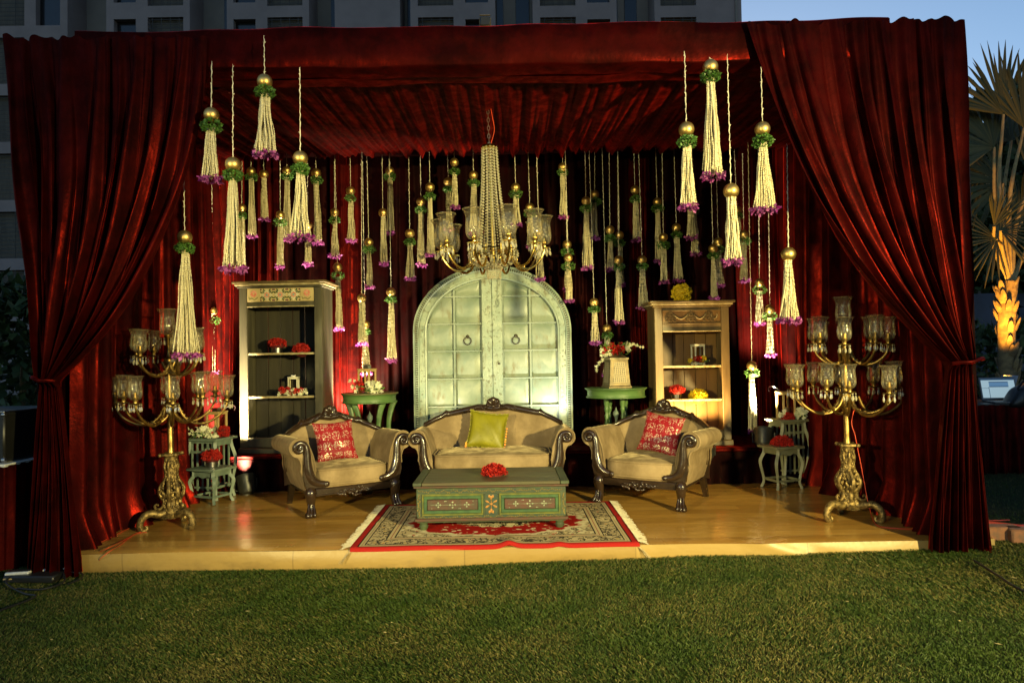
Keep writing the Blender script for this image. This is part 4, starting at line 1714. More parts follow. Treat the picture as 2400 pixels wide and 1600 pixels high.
def rug_material():
    m = Mat('persian_rug')
    x, y, z = m.xyz()
    ax, ay = x.abs(), y.abs()
    dx, dy = (ax * -1.0) + RUG_A, (ay * -1.0) + RUG_B
    d = dx.mn(dy)
    weave = m.noise(140, 2, 0.5)
    n1 = m.noise(10, 3, 0.6, dist=1.5)
    red, black, beige, cream = (0.28, 0.010, 0.008), (0.010, 0.009, 0.010), (0.46, 0.37, 0.21), (0.60, 0.53, 0.34)
    # sprigs: dark scrolls with rose and ochre hearts
    v = m.voro(12.5, 'F1')
    v2 = m.voro(17, 'F1', m.coord('Object', (1, 1.1, 1)))
    scroll = (n1 * 26.0).sin()
    sprig = scroll.sm(0.25, 0.45) * v.sm(0.20, 0.32)
    heart = v.sm(0.20, 0.15)
    ring = v.sm(0.34, 0.30) * v.sm(0.22, 0.27)
    fld = m.mix(sprig * 0.9, beige, black)
    fld = m.mix(ring * 0.85, fld, black)
    fld = m.mix(heart, fld, m.mix(v2.sm(0.2, 0.5), (0.45, 0.06, 0.045), (0.60, 0.42, 0.15)))
    # inner field: cream flowers thick on beige
    infl = m.mix(v2.sm(0.42, 0.28), beige, cream)
    infl = m.mix(scroll.sm(0.55, 0.75) * v2.sm(0.2, 0.35) * 0.85, infl, black)
    infl = m.mix(m.voro(11, 'F1').sm(0.16, 0.11), infl, (0.42, 0.05, 0.04))
    # medallion with a scalloped edge
    rr = ((x / 0.80) * (x / 0.80) + (y / 0.47) * (y / 0.47)).sq()
    ang = (y * 1.7).at2(x)
    edge = (ang * 8.0).sin().abs() * 0.07 + n1 * 0.14
    med = (rr + edge).sm(0.99, 0.96)
    rim = (rr + edge).sm(1.06, 1.03)
    fleck = v2.sm(0.36, 0.26) * n1.sm(0.46, 0.56)
    mc = m.mix(fleck, red, cream)
    core = (rr + edge).sm(0.50, 0.46)
    mc = m.mix(core, mc, m.mix(scroll.sm(0.1, 0.4), cream, black))
    infl = m.mix(rim * 0.8, infl, cream)
    infl = m.mix(med, infl, mc)
    c = m.mix(d.gt(0.275), fld, infl)
    line = lambda a, w: (d - a).abs().lt(w)
    c = m.mix(line(0.250, 0.026), c, beige)
    for a, w, col in ((0.278, 0.005, black), (0.222, 0.004, black), (0.250, 0.0035, (0.30, 0.10, 0.06)), (0.092, 0.004, black)):
        c = m.mix(line(a, w), c, col)
    c = m.mix(d.lt(0.086), c, beige)
    c = m.mix(line(0.072, 0.003), c, (0.30, 0.22, 0.12))
    c = m.mix(line(0.048, 0.006), c, black)
    c = m.mix(d.lt(0.044), c, m.mix(weave, (0.30, 0.012, 0.012), (0.40, 0.024, 0.020)))
    m.set(color=c, rough=1.0, spec=0.05)
    m.bump(weave, 0.5, 0.006)
    return m.m


MT['rug'] = rug_material()


def rug():
    yc = STAGE_F - 0.005 + RUG_B - 0.02
    root = thing('rug', 'cream and red floral rug with pale fringes lying under the coffee chest', 'rug', (-0.152, yc, STAGE_Z), R(0.4))
    m = MB()
    edge_y = STAGE_F - 0.005 - yc

    def top(x, y):
        # a ridge where the rug buckles at its front edge and a few soft waves
        z = 0.011 + 0.026 * math.exp(-((x - 0.10) / 0.055) ** 2) * math.exp(-((y + RUG_B) / 0.20) ** 2)
        z += 0.012 * math.exp(-((x - 0.46) / 0.05) ** 2) * math.exp(-((y + RUG_B) / 0.15) ** 2)
        z += 0.006 * math.exp(-((y - 0.05 - 0.02 * x) / 0.05) ** 2) * (1 if abs(x) > 0.8 else 0.2)
        z += 0.0015 * math.sin(x * 9) * math.sin(y * 7)
        return z

    def f(u, v):
        x, y = (2 * u - 1) * RUG_A, (2 * v - 1) * RUG_B
        z = top(x, y)
        yy = y
        if y < edge_y + 0.01:             # the last hand's width hangs over the stage edge
            k = edge_y + 0.01 - y
            yy = edge_y + 0.01 - k * 0.75 - 0.006
            z -= k * 0.55
        return (x + 0.006 * math.sin(y * 14), yy, z)
    m.surf(f, 120, 90)
    n = len(m.v)
    m.surf(lambda u, v: tuple(Vector(f(u, v)) - Vector((0, -0.002, 0.008))), 120, 90)
    o = m.build('pile', 'rug', root, 180)
    # fringes at the two short ends
    rng = np.random.default_rng(9)
    for s_ in (-1, 1):
        cnt = 300
        ys = np.linspace(-RUG_B + 0.0, RUG_B, cnt) + rng.normal(0, 0.003, cnt)
        V, F = [], []
        for i, y in enumerate(ys):
            L = rng.uniform(0.055, 0.085)
            a = rng.normal(0.0, 0.35) - 0.25
            w = 0.0022
            x0 = s_ * (RUG_A - 0.002)
            dirx, diry = s_ * math.cos(a), math.sin(a)
            hang = 0.030 if y < edge_y + 0.012 else 0.0
            b = len(V)
            for k in range(4):
                t = k / 3
                z = 0.012 * (1 - t) + 0.004 + 0.006 * math.sin(t * 3 + i) * t - hang * (1 + t * 2.2)
                yy = max(y, edge_y - 0.012) if hang else y
                if hang:
                    yy = edge_y - 0.020
                V += [(x0 + dirx * L * t, yy + diry * L * t * (0.4 if hang else 1) - w, z), (x0 + dirx * L * t, yy + diry * L * t * (0.4 if hang else 1) + w, z + 0.002)]
                if k:
                    F.append((b + 2 * k - 2, b + 2 * k - 1, b + 2 * k + 1, b + 2 * k))
        o = np_obj('fringe', V, F, isl_mat('fringe_cotton', (0.62, 0.56, 0.40), (0.46, 0.40, 0.27), 0.8), root)
        tag(o, kind='stuff')


rug()


# ------------------------------------------------------------------ small tables
def round_table(name, label, loc, r, H, kind, rz):
    root = thing(name, label, 'side table', loc, rz)
    MB().lathe([(0.0, H - 0.012), (r - 0.006, H - 0.012), (r, H - 0.006), (r, H), (r - 0.010, H + 0.002), (0.0, H + 0.002)], 48, cap=False).build('top', 'brown_top' if kind == 'sabre' else 'green_paint', root)
    MB().lathe([(r - 0.02, H - 0.105), (r - 0.012, H - 0.100), (r - 0.014, H - 0.092), (r - 0.026, H - 0.085), (r - 0.028, H - 0.035), (r - 0.018, H - 0.020), (r - 0.008, H - 0.0125)], 48).build('apron', 'green_paint', root)
    zt = H - 0.10
    for s_ in (-1, 1):
        for q in (-1, 1):
            if kind == 'sabre':
                a0 = 0.105 if q < 0 else 0.20
                pts = [(s_ * (a0 + 0.05), q * 0.12, zt + 0.01), (s_ * (a0 + 0.015), q * 0.115, zt - 0.10), (s_ * a0 * 0.95, q * 0.11, zt - 0.24), (s_ * (a0 + 0.00), q * 0.12, zt - 0.38), (s_ * (a0 + 0.05), q * 0.15, 0.0)]
                P = smooth_path(pts, 5)
                MB().tube(P, lerp_list([0.036, 0.030, 0.026, 0.026, 0.024], len(P)), 8, squash=(1, 0.7, 1)).build('leg', 'green_paint', root)
            else:
                x, y = s_ * 0.085 + 0.02 * q, q * 0.07
                prof = [(0.022, 0), (0.026, 0.04), (0.014, 0.06), (0.020, 0.12), (0.024, 0.2), (0.018, 0.30), (0.023, 0.34), (0.015, 0.36), (0.022, 0.39), (0.026, 0.41), (0.020, 0.43), (0.028, 0.45), (0.028, zt + 0.005)]
                MB().lathe(prof, 14, (x, y, 0)).build('leg', 'green_paint', root)
    MB().box((0, 0, 0.10), (0.34, 0.28, 0.022), 0.006).build('low_shelf', 'green_paint', root)
    MB().lathe([(0.03, 0.11), (0.02, 0.13), (0.012, 0.28), (0.018, 0.31), (0.036, 0.345), (0.032, 0.37), (0.016, 0.385), (0.010, 0.40), (0.0, 0.425)], 14, cap=False).build('finial', 'sage', root)
    return root


LT_Y = 7.36
LTP = at(866, 920, LT_Y)
LT_H = LTP.z - RISER_Z
LT = Vector((LTP.x, LT_Y, RISER_Z))
round_table('side_table', 'round green side table with curved sabre legs, left of the arched door', LT, 0.308, LT_H, 'sabre', R(6))
RTP = at(1443, 908, LT_Y)
RT_H = RTP.z - RISER_Z
RT = Vector((RTP.x, LT_Y, RISER_Z))
round_table('side_table', 'round green side table with turned legs, right of the arched door', RT, 0.332, RT_H, 'turned', R(-5))


def slat_stool(label, loc, rz, w, H, slats, mat='sage'):
    root = thing('nesting_stool', label, 'stool', loc, rz)
    MB().box((0, 0, H - 0.012), (w + 0.05, w * 0.86 + 0.05, 0.024), 0.008).build('top', mat, root)
    hd = w * 0.86 / 2 - 0.02
    hw = w / 2 - 0.02
    for sx in (-1, 1):
        for sy in (-1, 1):
            b = 0.030 if H < 0.5 else 0.036
            pts = [(sx * (hw - 0.004), sy * hd, H - 0.02), (sx * (hw - 0.004), sy * hd, H - 0.075), (sx * (hw + b), sy * (hd + b * 0.5), H * 0.62), (sx * (hw + b * 0.5), sy * (hd + b * .2), H * 0.36), (sx * (hw + 0.004), sy * hd, H * 0.16), (sx * (hw + 0.022), sy * (hd + 0.014), 0.0)]
            P = smooth_path(pts, 5)
            MB().tube(P, lerp_list([0.020, 0.022, 0.021, 0.017, 0.016, 0.019], len(P)), 4, squash=(1, 1, 1)).build('leg', mat, root, 30)
    for s_ in (-1, 1):
        if not slats:
            m = MB()
            n = 14
            top = H - 0.024
            poly = [(-hw, top), (hw, top)] + [(hw - 2 * hw * k / n, top - 0.045 - 0.022 * abs(math.cos(math.pi * k / n * 2)) ** 1) for k in range(n + 1)]
            m.prism(poly, s_ * hd - 0.008, s_ * hd + 0.008)
            m.build('apron', mat, root, 20)
        MB().box((0, s_ * hd, H * 0.20), (2 * hw, 0.014, 0.022), 0.003).build('stretcher', mat, root)
        MB().box((s_ * hw, 0, H * 0.20), (0.014, 2 * hd, 0.022), 0.003).build('stretcher', mat, root)
        MB().box((s_ * hw, 0, H - 0.05), (0.014, 2 * hd, 0.05), 0.003).build('side_apron', mat, root)
    if slats:
        MB().box((0, -hd, H - 0.036), (2 * hw, 0.016, 0.026), 0.003).build('rail', mat, root)
        MB().box((0, -hd, H - 0.135), (2 * hw, 0.016, 0.026), 0.003).build('rail', mat, root)
        MB().box((0, hd, H - 0.036), (2 * hw, 0.016, 0.026), 0.003).build('rail', mat, root)
        for k in range(5):
            x = -hw + 2 * hw * (k + 0.5) / 5
            for s_ in (-1, 1):
                MB().box((x, s_ * hd, H * 0.55), (0.020, 0.010, H * 0.80), 0.002).build('slat', mat, root)
    return root


NS = {}
NS['ls'] = Vector((at(497, 1172, 6.62).x, 6.62, STAGE_Z))
NS['lt'] = Vector((at(510, 1150, 6.98).x, 6.83, STAGE_Z))
slat_stool('small sage green stool at left with a silver bowl of red flowers on it', NS['ls'], R(-22), 0.29, 0.335, False)
slat_stool('taller sage slatted stool at left, behind the small stool', NS['lt'], R(-14), 0.33, 0.60, True)
NS['rs'] = Vector((at(1824, 1128, 6.95).x, 6.86, STAGE_Z))
NS['rt'] = Vector((at(1856, 1124, 7.1).x, 7.18, STAGE_Z))
MT['sage_warm'] = pm('warm_sage_paint', (0.185, 0.185, 0.11), (0.13, 0.13, 0.075), rough=0.5, nscale=9, detail=6, bump=0.15)
slat_stool('small olive green stool at right carrying red flowers', NS['rs'], R(18), 0.29, 0.42, False, 'sage_warm')
slat_stool('taller olive slatted stool at right carrying a lantern', NS['rt'], R(12), 0.30, 0.655, True, 'sage_warm')


# ------------------------------------------------------------------ flowers and lanterns
def bloom_dome(label, loc, r, mat, pot=0.0, squash=0.8, name='flower_dome', full=False):
    """a tight dome of carnation heads, in a metal pot when pot > 0"""
    root = thing(name, label, 'flowers', loc, random.uniform(0, 6))
    zc = pot + r * (0.85 if full else 0.12)
    if pot:
        MB().lathe([(r * 0.50, 0.0), (r * 0.60, 0.004), (r * 0.66, pot), (r * 0.60, pot + 0.002), (r * 0.5, pot - 0.02)], 24).build('pot', 'steel', root)
    # heads packed on the dome
    rng = np.random.default_rng(int(abs(loc[0]) * 997 + abs(loc[2]) * 131))
    n_head = 130
    heads = sphere_points(n_head, rng, up=not full, lo=-0.85)
    lump = 1 + 0.07 * rng.normal(size=(n_head, 1))
    hp = heads * lump * np.array([r, r, r * squash]) * 0.86
    P, N = [], []
    for h, nn in zip(hp, heads):
        q = sphere_points(30, rng)
        P.append(h + q * r * 0.115)
        N.append(nn * 0.9 + q * 0.8)
    P, N = np.concatenate(P), np.concatenate(N)
    N /= np.linalg.norm(N, axis=1, keepdims=True)
    P[:, 2] += zc
    P[:, 2] = np.maximum(P[:, 2], 0.004 + pot * 0.9)
    V, F = petal_quads(P, N, r * 0.115, r * 0.10, 0.5, 0.9, rng)
    V[:, 2] = np.maximum(V[:, 2], 0.002)
    o = np_obj('blooms', V, F, mat, root)
    MB().ell((0, 0, zc), (r * 0.80, r * 0.80, r * squash * 0.78), 14, 8).build('flower_foam', 'red_foam' if mat == 'red_bloom' else 'yellow_foam', root)
    return root


def spray(root, name, pts, size, mat, seed, petals=6, spread=1.0):
    """star-shaped open flowers at the given points"""
    rng = np.random.default_rng(seed)
    items = []
    for p in pts:
        nrm = np.array([rng.normal(0, 0.7), -0.8 + rng.normal(0, 0.4), 0.6 + rng.normal(0, 0.5)])
        nrm /= np.linalg.norm(nrm)
        t = np.cross(nrm, [0.3, 0.2, 0.9]); t /= np.linalg.norm(t)
        b = np.cross(nrm, t)
        for k in range(petals):
            a = 2 * math.pi * k / petals + rng.normal(0, 0.15)
            d = t * math.cos(a) + b * math.sin(a)
            e = -t * math.sin(a) + b * math.cos(a)
            L = size * rng.uniform(0.8, 1.2)
            w = L * 0.30
            c = np.array(p)
            quad = np.stack([c, c + d * L * 0.55 + e * w + nrm * L * 0.12, c + d * L + nrm * L * 0.02, c + d * L * 0.55 - e * w + nrm * L * 0.12])
            items.append((quad, np.array([[0, 1, 2, 3]])))
    V, F = cat_vf(items)
    return np_obj(name, V, F, mat, root)


def rose(root, pts, r, mat, seed):
    rng = np.random.default_rng(seed)
    items = []
    for p in pts:
        q = sphere_points(60, rng, lo=-0.5)
        items.append(petal_quads(np.array(p) + q * r * 0.72, q, r * 0.62, r * 0.6, 0.4, 0.5, rng))
    V, F = cat_vf(items)
    return np_obj('roses', V, F, mat, root)


def leaves(root, pts, size, seed):
    rng = np.random.default_rng(seed)
    n = len(pts)
    N = rng.normal(size=(n, 3)); N[:, 2] = np.abs(N[:, 2]) * 0.4; N[:, 1] -= 0.5
    N /= np.linalg.norm(N, axis=1, keepdims=True)
    V, F = petal_quads(np.array(pts), N, size, size * 0.35, 0.3, 0.9, rng)
    return np_obj('leaves', V, F, 'leaf', root)


def cloud(n, c, r, seed):
    rng = np.random.default_rng(seed)
    return [tuple(np.array(c) + rng.uniform(-1, 1, 3) * np.array(r)) for _ in range(n)]


def arrangement(label, loc, parts, seed):
    """parts: (kind, centre, radii, count, size, material)"""
    root = thing('flower_arrangement', label, 'flowers', loc)
    for k, (kind, c, r, n, sz, mt) in enumerate(parts):
        pts = cloud(n, c, r, seed + k)
        pts = [(x, y, max(0.012, z)) for x, y, z in pts]
        if kind == 'star':
            spray(root, 'open_flowers', pts, sz, mt, seed + k)
        elif kind == 'rose':
            rose(root, pts, sz, mt, seed + k)
        elif kind == 'leaf':
            leaves(root, pts, sz, seed + k)
        elif kind == 'stem':
            for p, q in mt:
                P = smooth_path([p, tuple((a + b) / 2 + (0.02 if i == 2 else 0) for i, (a, b) in enumerate(zip(p, q))), q], 5)
                MB().tube(P, 0.0022, 5).build('stem', 'leaf', root)
                rng = np.random.default_rng(seed)
                bp = [tuple(v + Vector(rng.normal(0, 0.007, 3))) for v in P[3:]]
                spray(root, 'buds', bp * 2, sz, 'white_bloom', seed + 9, 4)
    return root


def lantern(label, loc, rz, w, h, mat, roof=0.035, handle=True, name='lantern'):
    root = thing(name, label, 'lantern', loc, rz)
    t = w * 0.13
    for sx in (-1, 1):
        for sy in (-1, 1):
            MB().box((sx * (w / 2 - t / 2), sy * (w / 2 - t / 2), h / 2), (t, t, h), 0.002).build('post', mat, root)
            MB().box((sx * (w / 2 - t), sy * (w / 2 - t), 0.006), (t * 1.4, t * 1.4, 0.012), 0.002).build('foot', mat, root)
    for z, tt in ((0.022, t * 1.3), (h - t * 0.5, t)):
        for s_ in (-1, 1):
            MB().box((0, s_ * (w / 2 - t / 2), z), (w - 2 * t, t * 0.9, tt), 0.002).build('cross_bar', mat, root)
            MB().box((s_ * (w / 2 - t / 2), 0, z), (t * 0.9, w - 2 * t, tt), 0.002).build('cross_bar', mat, root)
    MB().box((0, 0, 0.018), (w - t, w - t, 0.012), 0.002).build('floor_plate', mat, root)
    MB().box((0, 0, h + 0.006), (w * 1.08, w * 1.08, 0.012), 0.003).build('lid', mat, root)
    for s_ in (-1, 1):
        m = MB()
        m.add([(-(w / 2 - t), s_ * (w / 2 - t / 2), 0.03), (w / 2 - t, s_ * (w / 2 - t / 2), 0.03), (w / 2 - t, s_ * (w / 2 - t / 2), h - t), (-(w / 2 - t), s_ * (w / 2 - t / 2), h - t)], [(0, 1, 2, 3)])
        m.build('pane', 'pane', root, 0, recalc=False)
    MB().lathe([(w * 0.13, 0.024), (w * 0.13, h * 0.42), (w * 0.10, h * 0.43), (0.0, h * 0.43)], 14, cap=False).build('candle', 'cream', root)
    if roof:
        MB().lathe([(w * 0.30, h + 0.012), (w * 0.30, h + 0.012 + roof * 0.6), (w * 0.34, h + 0.012 + roof * 0.7), (w * 0.20, h + 0.012 + roof)], 4, ang0=R(45)).build('vent_cap', 'steel', root, 0)
    if handle:
        P = [(w * 0.42 * math.cos(a), 0, h + 0.01 + w * 0.5 * math.sin(a)) for a in [math.pi * k / 12 for k in range(13)]]
        o = MB().tube(P, 0.0028, 5).build('handle', 'steel', root)
        o.rotation_euler = (R(-50), 0, 0)
        o.location = (0, 0.0, h * 0.36)
    return root


def on(root, x, y, z):
    return root.matrix_world @ Vector((x, y, z)) if False else Vector(root.location) + rotz(root.rotation_euler.z) @ Vector((x, y, z))


# coffee table
bloom_dome('red carnation dome on the painted coffee chest', on(CT, 0.02, -0.06, 0.375), 0.098, 'red_bloom', 0, 0.80)
# left stools
bloom_dome('red carnations in a silver bowl on the small left stool', Vector(NS['ls']) + Vector((0.0, 0.0, 0.336)), 0.092, 'red_bloom', 0.075, 0.85)
_s = Vector(NS['lt']) + Vector((0, 0, 0.601))
lantern('wooden lantern behind white orchids on the tall left stool', _s + Vector((0.04, 0.05, 0)), R(-14), 0.145, 0.24, 'lantern_wood')
arrangement('white orchids and leaves before the lantern on the tall left stool', _s + Vector((-0.02, -0.075, 0)),
            [('star', (0.0, 0, 0.055), (0.10, 0.03, 0.045), 34, 0.034, 'white_bloom'), ('leaf', (-0.03, 0.01, 0.03), (0.13, 0.03, 0.025), 46, 0.05, None),
             ('stem', (0, 0, 0), (0, 0, 0), 0, 0.018, [((-0.08, 0, 0.04), (-0.24, -0.02, 0.10)), ((-0.09, 0, 0.03), (-0.19, -0.03, 0.02))])], 21)
bloom_dome('small red carnation ball beside the lantern on the tall left stool', _s + Vector((0.135, -0.02, 0.0)), 0.062, 'red_bloom', 0, 0.95, full=True)
# left cabinet
bloom_dome('red carnations in a steel pot on the upper shelf of the olive cabinet', on(lc, -0.10, -0.03, LCS[0] + 0.009), 0.098, 'red_bloom', 0.075, 0.72)
bloom_dome('low red carnation dome beside the potted one on the olive cabinet shelf', on(lc, 0.175, -0.06, LCS[0] + 0.009), 0.098, 'red_bloom', 0, 0.82)
lantern('small white lantern on the lower shelf of the olive cabinet', on(lc, 0.06, 0.02, LCS[1] + 0.009), LC_RZ + R(8), 0.105, 0.19, 'white_wood', 0.03, False)
arrangement('red roses and white flowers around the white lantern in the olive cabinet', on(lc, 0.08, -0.09, LCS[1] + 0.010),
            [('rose', (0.0, 0, 0.045), (0.12, 0.02, 0.02), 6, 0.030, 'red_bloom'), ('star', (0.01, -0.01, 0.04), (0.15, 0.025, 0.025), 30, 0.026, 'white_bloom'), ('leaf', (0, 0, 0.02), (0.14, 0.03, 0.015), 30, 0.035, None)], 31)
# left side table
_t = Vector(LT) + Vector((0, 0, LT_H + 0.0025))
lantern('pale wooden lantern on the left round green table', _t + Vector((-0.02, -0.02, 0)), R(-20), 0.145, 0.245, 'lantern_wood', 0.05, False)
arrangement('white lilies and red roses around the lantern on the left green table', _t + Vector((0.005, -0.145, 0)),
            [('star', (0.06, 0, 0.065), (0.08, 0.03, 0.05), 36, 0.036, 'white_bloom'), ('rose', (-0.09, 0, 0.06), (0.05, 0.02, 0.04), 5, 0.030, 'red_bloom'), ('star', (-0.13, 0, 0.08), (0.05, 0.02, 0.06), 8, 0.026, 'white_bloom'),
             ('leaf', (0, 0, 0.04), (0.15, 0.03, 0.03), 54, 0.05, None)], 41)
# right side table: pierced lantern
_t = Vector(RT) + Vector((0.005, -0.02, RT_H + 0.0025))
pl = thing('pierced_lantern', 'tapered brown pierced metal lantern on the right round green table', 'lantern', _t, R(12))
MT['pierced'] = None


def pierced_material():
    m = Mat('pierced_lattice')
    x, y, z = m.xyz()
    u = (x + y) * 46.0
    v = z * 46.0
    k = ((u.fr() - 0.5).abs() * 2.0 + (v.fr() - 0.5).abs() * 2.0)
    hole = k.lt(0.72)
    m.set(color=m.mix(hole, (0.30, 0.24, 0.14), (0.010, 0.008, 0.006)), rough=0.5, metal=0.2)
    m.bump(1.0 - hole, 0.8, 0.006)
    return m.m


MT['pierced'] = pierced_material()


def pierced_lantern(root):
    h, b, t = 0.30, 0.118, 0.098
    MB().lathe([(b * 1.50, 0.0), (b * 1.50, 0.012), (b * 1.42, 0.024)], 4, ang0=R(45)).build('base', 'bronze_lantern', root, 0)
    MB().lathe([(b * 1.38, 0.024), (t * 1.38, h)], 4, ang0=R(45)).build('body', 'bronze_lantern', root, 0)
    for k in range(4):
        m = MB()
        a, c = b * 0.66, t * 0.60
        y0, y1 = -(b * 0.976 + 0.003), -(t * 0.976 + 0.003)
        z0, z1 = 0.055, h - 0.03
        f0, f1 = z0 / h, z1 / h
        ya, yb_ = y0 + (y1 - y0) * f0, y0 + (y1 - y0) * f1
        m.add([(-a, ya, z0), (a, ya, z0), (c, yb_, z1), (-c, yb_, z1)], [(0, 1, 2, 3)])
        o = m.build('lattice', 'pierced', root, 0, recalc=False)
        o.rotation_euler = (0, 0, k * math.pi / 2)
    MB().lathe([(t * 1.50, h), (t * 1.54, h + 0.006), (t * 1.54, h + 0.016)], 4, ang0=R(45)).build('collar', 'cream_edge', root, 0)
    MB().lathe([(t * 1.50, h + 0.016), (t * 0.45, h + 0.066), (t * 0.45, h + 0.075)], 4, ang0=R(45)).build('roof', 'bronze_lantern', root, 0)


pierced_lantern(pl)
arrangement('red carnations with white sprigs lying on top of the pierced lantern', _t + Vector((-0.01, -0.04, 0.335)),
            [('rose', (-0.03, 0, 0.085), (0.10, 0.03, 0.05), 13, 0.032, 'red_bloom'), ('star', (-0.10, -0.01, 0.02), (0.05, 0.02, 0.05), 14, 0.034, 'white_bloom'), ('star', (0.10, 0, 0.10), (0.05, 0.02, 0.04), 12, 0.030, 'white_bloom'),
             ('leaf', (0.0, 0, 0.08), (0.14, 0.03, 0.06), 60, 0.055, None),
             ('stem', (0, 0, 0), (0, 0, 0), 0, 0.020, [((0.10, 0, 0.12), (0.28, -0.02, 0.095)), ((-0.10, 0, 0.0), (-0.22, -0.02, -0.15))])], 51)
# right bookcase
bloom_dome('yellow chrysanthemum mound on top of the pale bookcase', on(rc, -0.06, -0.02, RC_H + 0.0), 0.105, 'yellow_bloom', 0, 1.0, full=True)
lantern('pale lantern on the upper shelf of the bookcase', on(rc, 0.11, 0.0, RCS[0] + 0.009), R(10), 0.115, 0.22, 'white_wood', 0.0, True)
arrangement('red and yellow roses before the lantern on the bookcase shelf', on(rc, 0.10, -0.085, RCS[0] + 0.010),
            [('rose', (-0.02, 0, 0.06), (0.05, 0.015, 0.012), 4, 0.028, 'red_bloom'), ('rose', (0.05, 0, 0.065), (0.04, 0.015, 0.015), 4, 0.024, 'yellow_bloom'), ('rose', (-0.10, 0, 0.06), (0.02, 0.01, 0.01), 2, 0.022, 'yellow_bloom'), ('leaf', (0, 0, 0.04), (0.12, 0.02, 0.02), 24, 0.035, None)], 61)
bloom_dome('red carnations in a small pot on the lower bookcase shelf', on(rc, -0.145, -0.05, RCS[1] + 0.009), 0.085, 'red_bloom', 0.07, 0.80)
bloom_dome('glowing yellow chrysanthemum dome on the lower bookcase shelf', on(rc, 0.09, -0.05, RCS[1] + 0.009), 0.098, 'yellow_bloom', 0, 0.92)
# right stools
bloom_dome('red carnation dome on the small right stool', Vector(NS['rs']) + Vector((0.01, -0.01, 0.421)), 0.105, 'red_bloom', 0, 0.75)
_s = Vector(NS['rt']) + Vector((0, 0, 0.656))
lantern('wooden lantern on the tall right stool', _s + Vector((0.0, 0.03, 0)), R(10), 0.145, 0.27, 'lantern_wood', 0.0, True)
arrangement('white flowers at the foot of the lantern on the tall right stool', _s + Vector((0.02, -0.10, 0)),
            [('star', (0.09, 0, 0.06), (0.05, 0.03, 0.05), 22, 0.030, 'white_bloom'), ('star', (-0.11, 0, 0.05), (0.03, 0.02, 0.04), 12, 0.028, 'white_bloom'), ('leaf', (0, 0, 0.03), (0.12, 0.03, 0.02), 26, 0.04, None)], 71)
bloom_dome('red carnation ball before the lantern on the tall right stool', _s + Vector((-0.03, -0.10, 0.0)), 0.066, 'red_bloom', 0, 0.9)


# ------------------------------------------------------------------ candelabra and chandelier
def glass_mesh(k=1.0, n=22):
    prof = [(0.020, 0.0), (0.040, 0.006), (0.055, 0.028), (0.060, 0.058), (0.059, 0.095), (0.055, 0.130), (0.054, 0.155), (0.060, 0.182), (0.071, 0.202), (0.080, 0.212), (0.0785, 0.2135), (0.069, 0.2035)]
    m = MB().lathe([(r * k, z * k) for r, z in prof], n, cap=False)
    return m


def drops(m, cx, cz, r, n, size=1.0, seed=0):
    for k in range(n):
        a = 2 * math.pi * (k + 0.3) / n
        x, y = cx + r * math.cos(a), r * math.sin(a)
        m.lathe([(0.0, cz - 0.002), (0.006 * size, cz - 0.010 * size), (0.0, cz - 0.018 * size)], 5, (x, y, 0), cap=False)
        z = cz - 0.020 * size
        m.lathe([(0.001, z), (0.0045 * size, z - 0.010 * size), (0.0085 * size, z - 0.028 * size), (0.005 * size, z - 0.040 * size), (0.0, z - 0.045 * size)], 5, (x, y, 0), cap=False)
    return m


def lamp_arm(root, path, rad, R_, zc, gk, mat, seed):
    """one arm in the +x direction: tube, drip pan, socket, shade, hanging crystals"""
    P = smooth_path(path, 5)
    m = MB().tube(P, lerp_list(rad, len(P)), 8)
    # a cast leaf at the inner bend
    i = len(P) // 4
    for k in range(5):
        q = P[max(0, i - 4) + k * 2]
        m.ell(q + Vector((0, 0, 0.012)), (0.016, 0.008, 0.007), 6, 4)
    arm = m.build('arm', mat, root, 60)
    MB().lathe([(0.010, zc - 0.012), (0.030, zc - 0.004), (0.052 * gk, zc + 0.004), (0.050 * gk, zc + 0.006), (0.020, zc + 0.002)], 16, (R_, 0, 0)).build('drip_pan', mat, arm)
    MB().lathe([(0.018, zc + 0.002), (0.016, zc + 0.02), (0.022, zc + 0.032), (0.024, zc + 0.05), (0.015, zc + 0.052), (0.013, zc + 0.085), (0.0, zc + 0.087)], 12, (R_, 0, 0), cap=False).build('socket', mat, arm)
    g = glass_mesh(gk).build('glass_shade', 'glass', arm, 180, recalc=False)
    g.location = (R_, 0, zc + 0.030)
    drops(MB(), R_, zc, 0.048 * gk, 6, 1.0, seed).build('crystal_drops', 'crystal', arm, 0)['kind'] = 'stuff'
    return arm


def spin(root, arm, n, a0, jit=0.0, skip=()):
    rng = random.Random(int(a0 * 100) + n)
    first = True
    for k in range(n):
        if k in skip:
            continue
        a = a0 + 2 * math.pi * k / n
        o = arm if first else copy_tree(arm, root)
        first = False
        o.rotation_euler = (rng.uniform(-jit, jit), rng.uniform(-jit, jit), a)


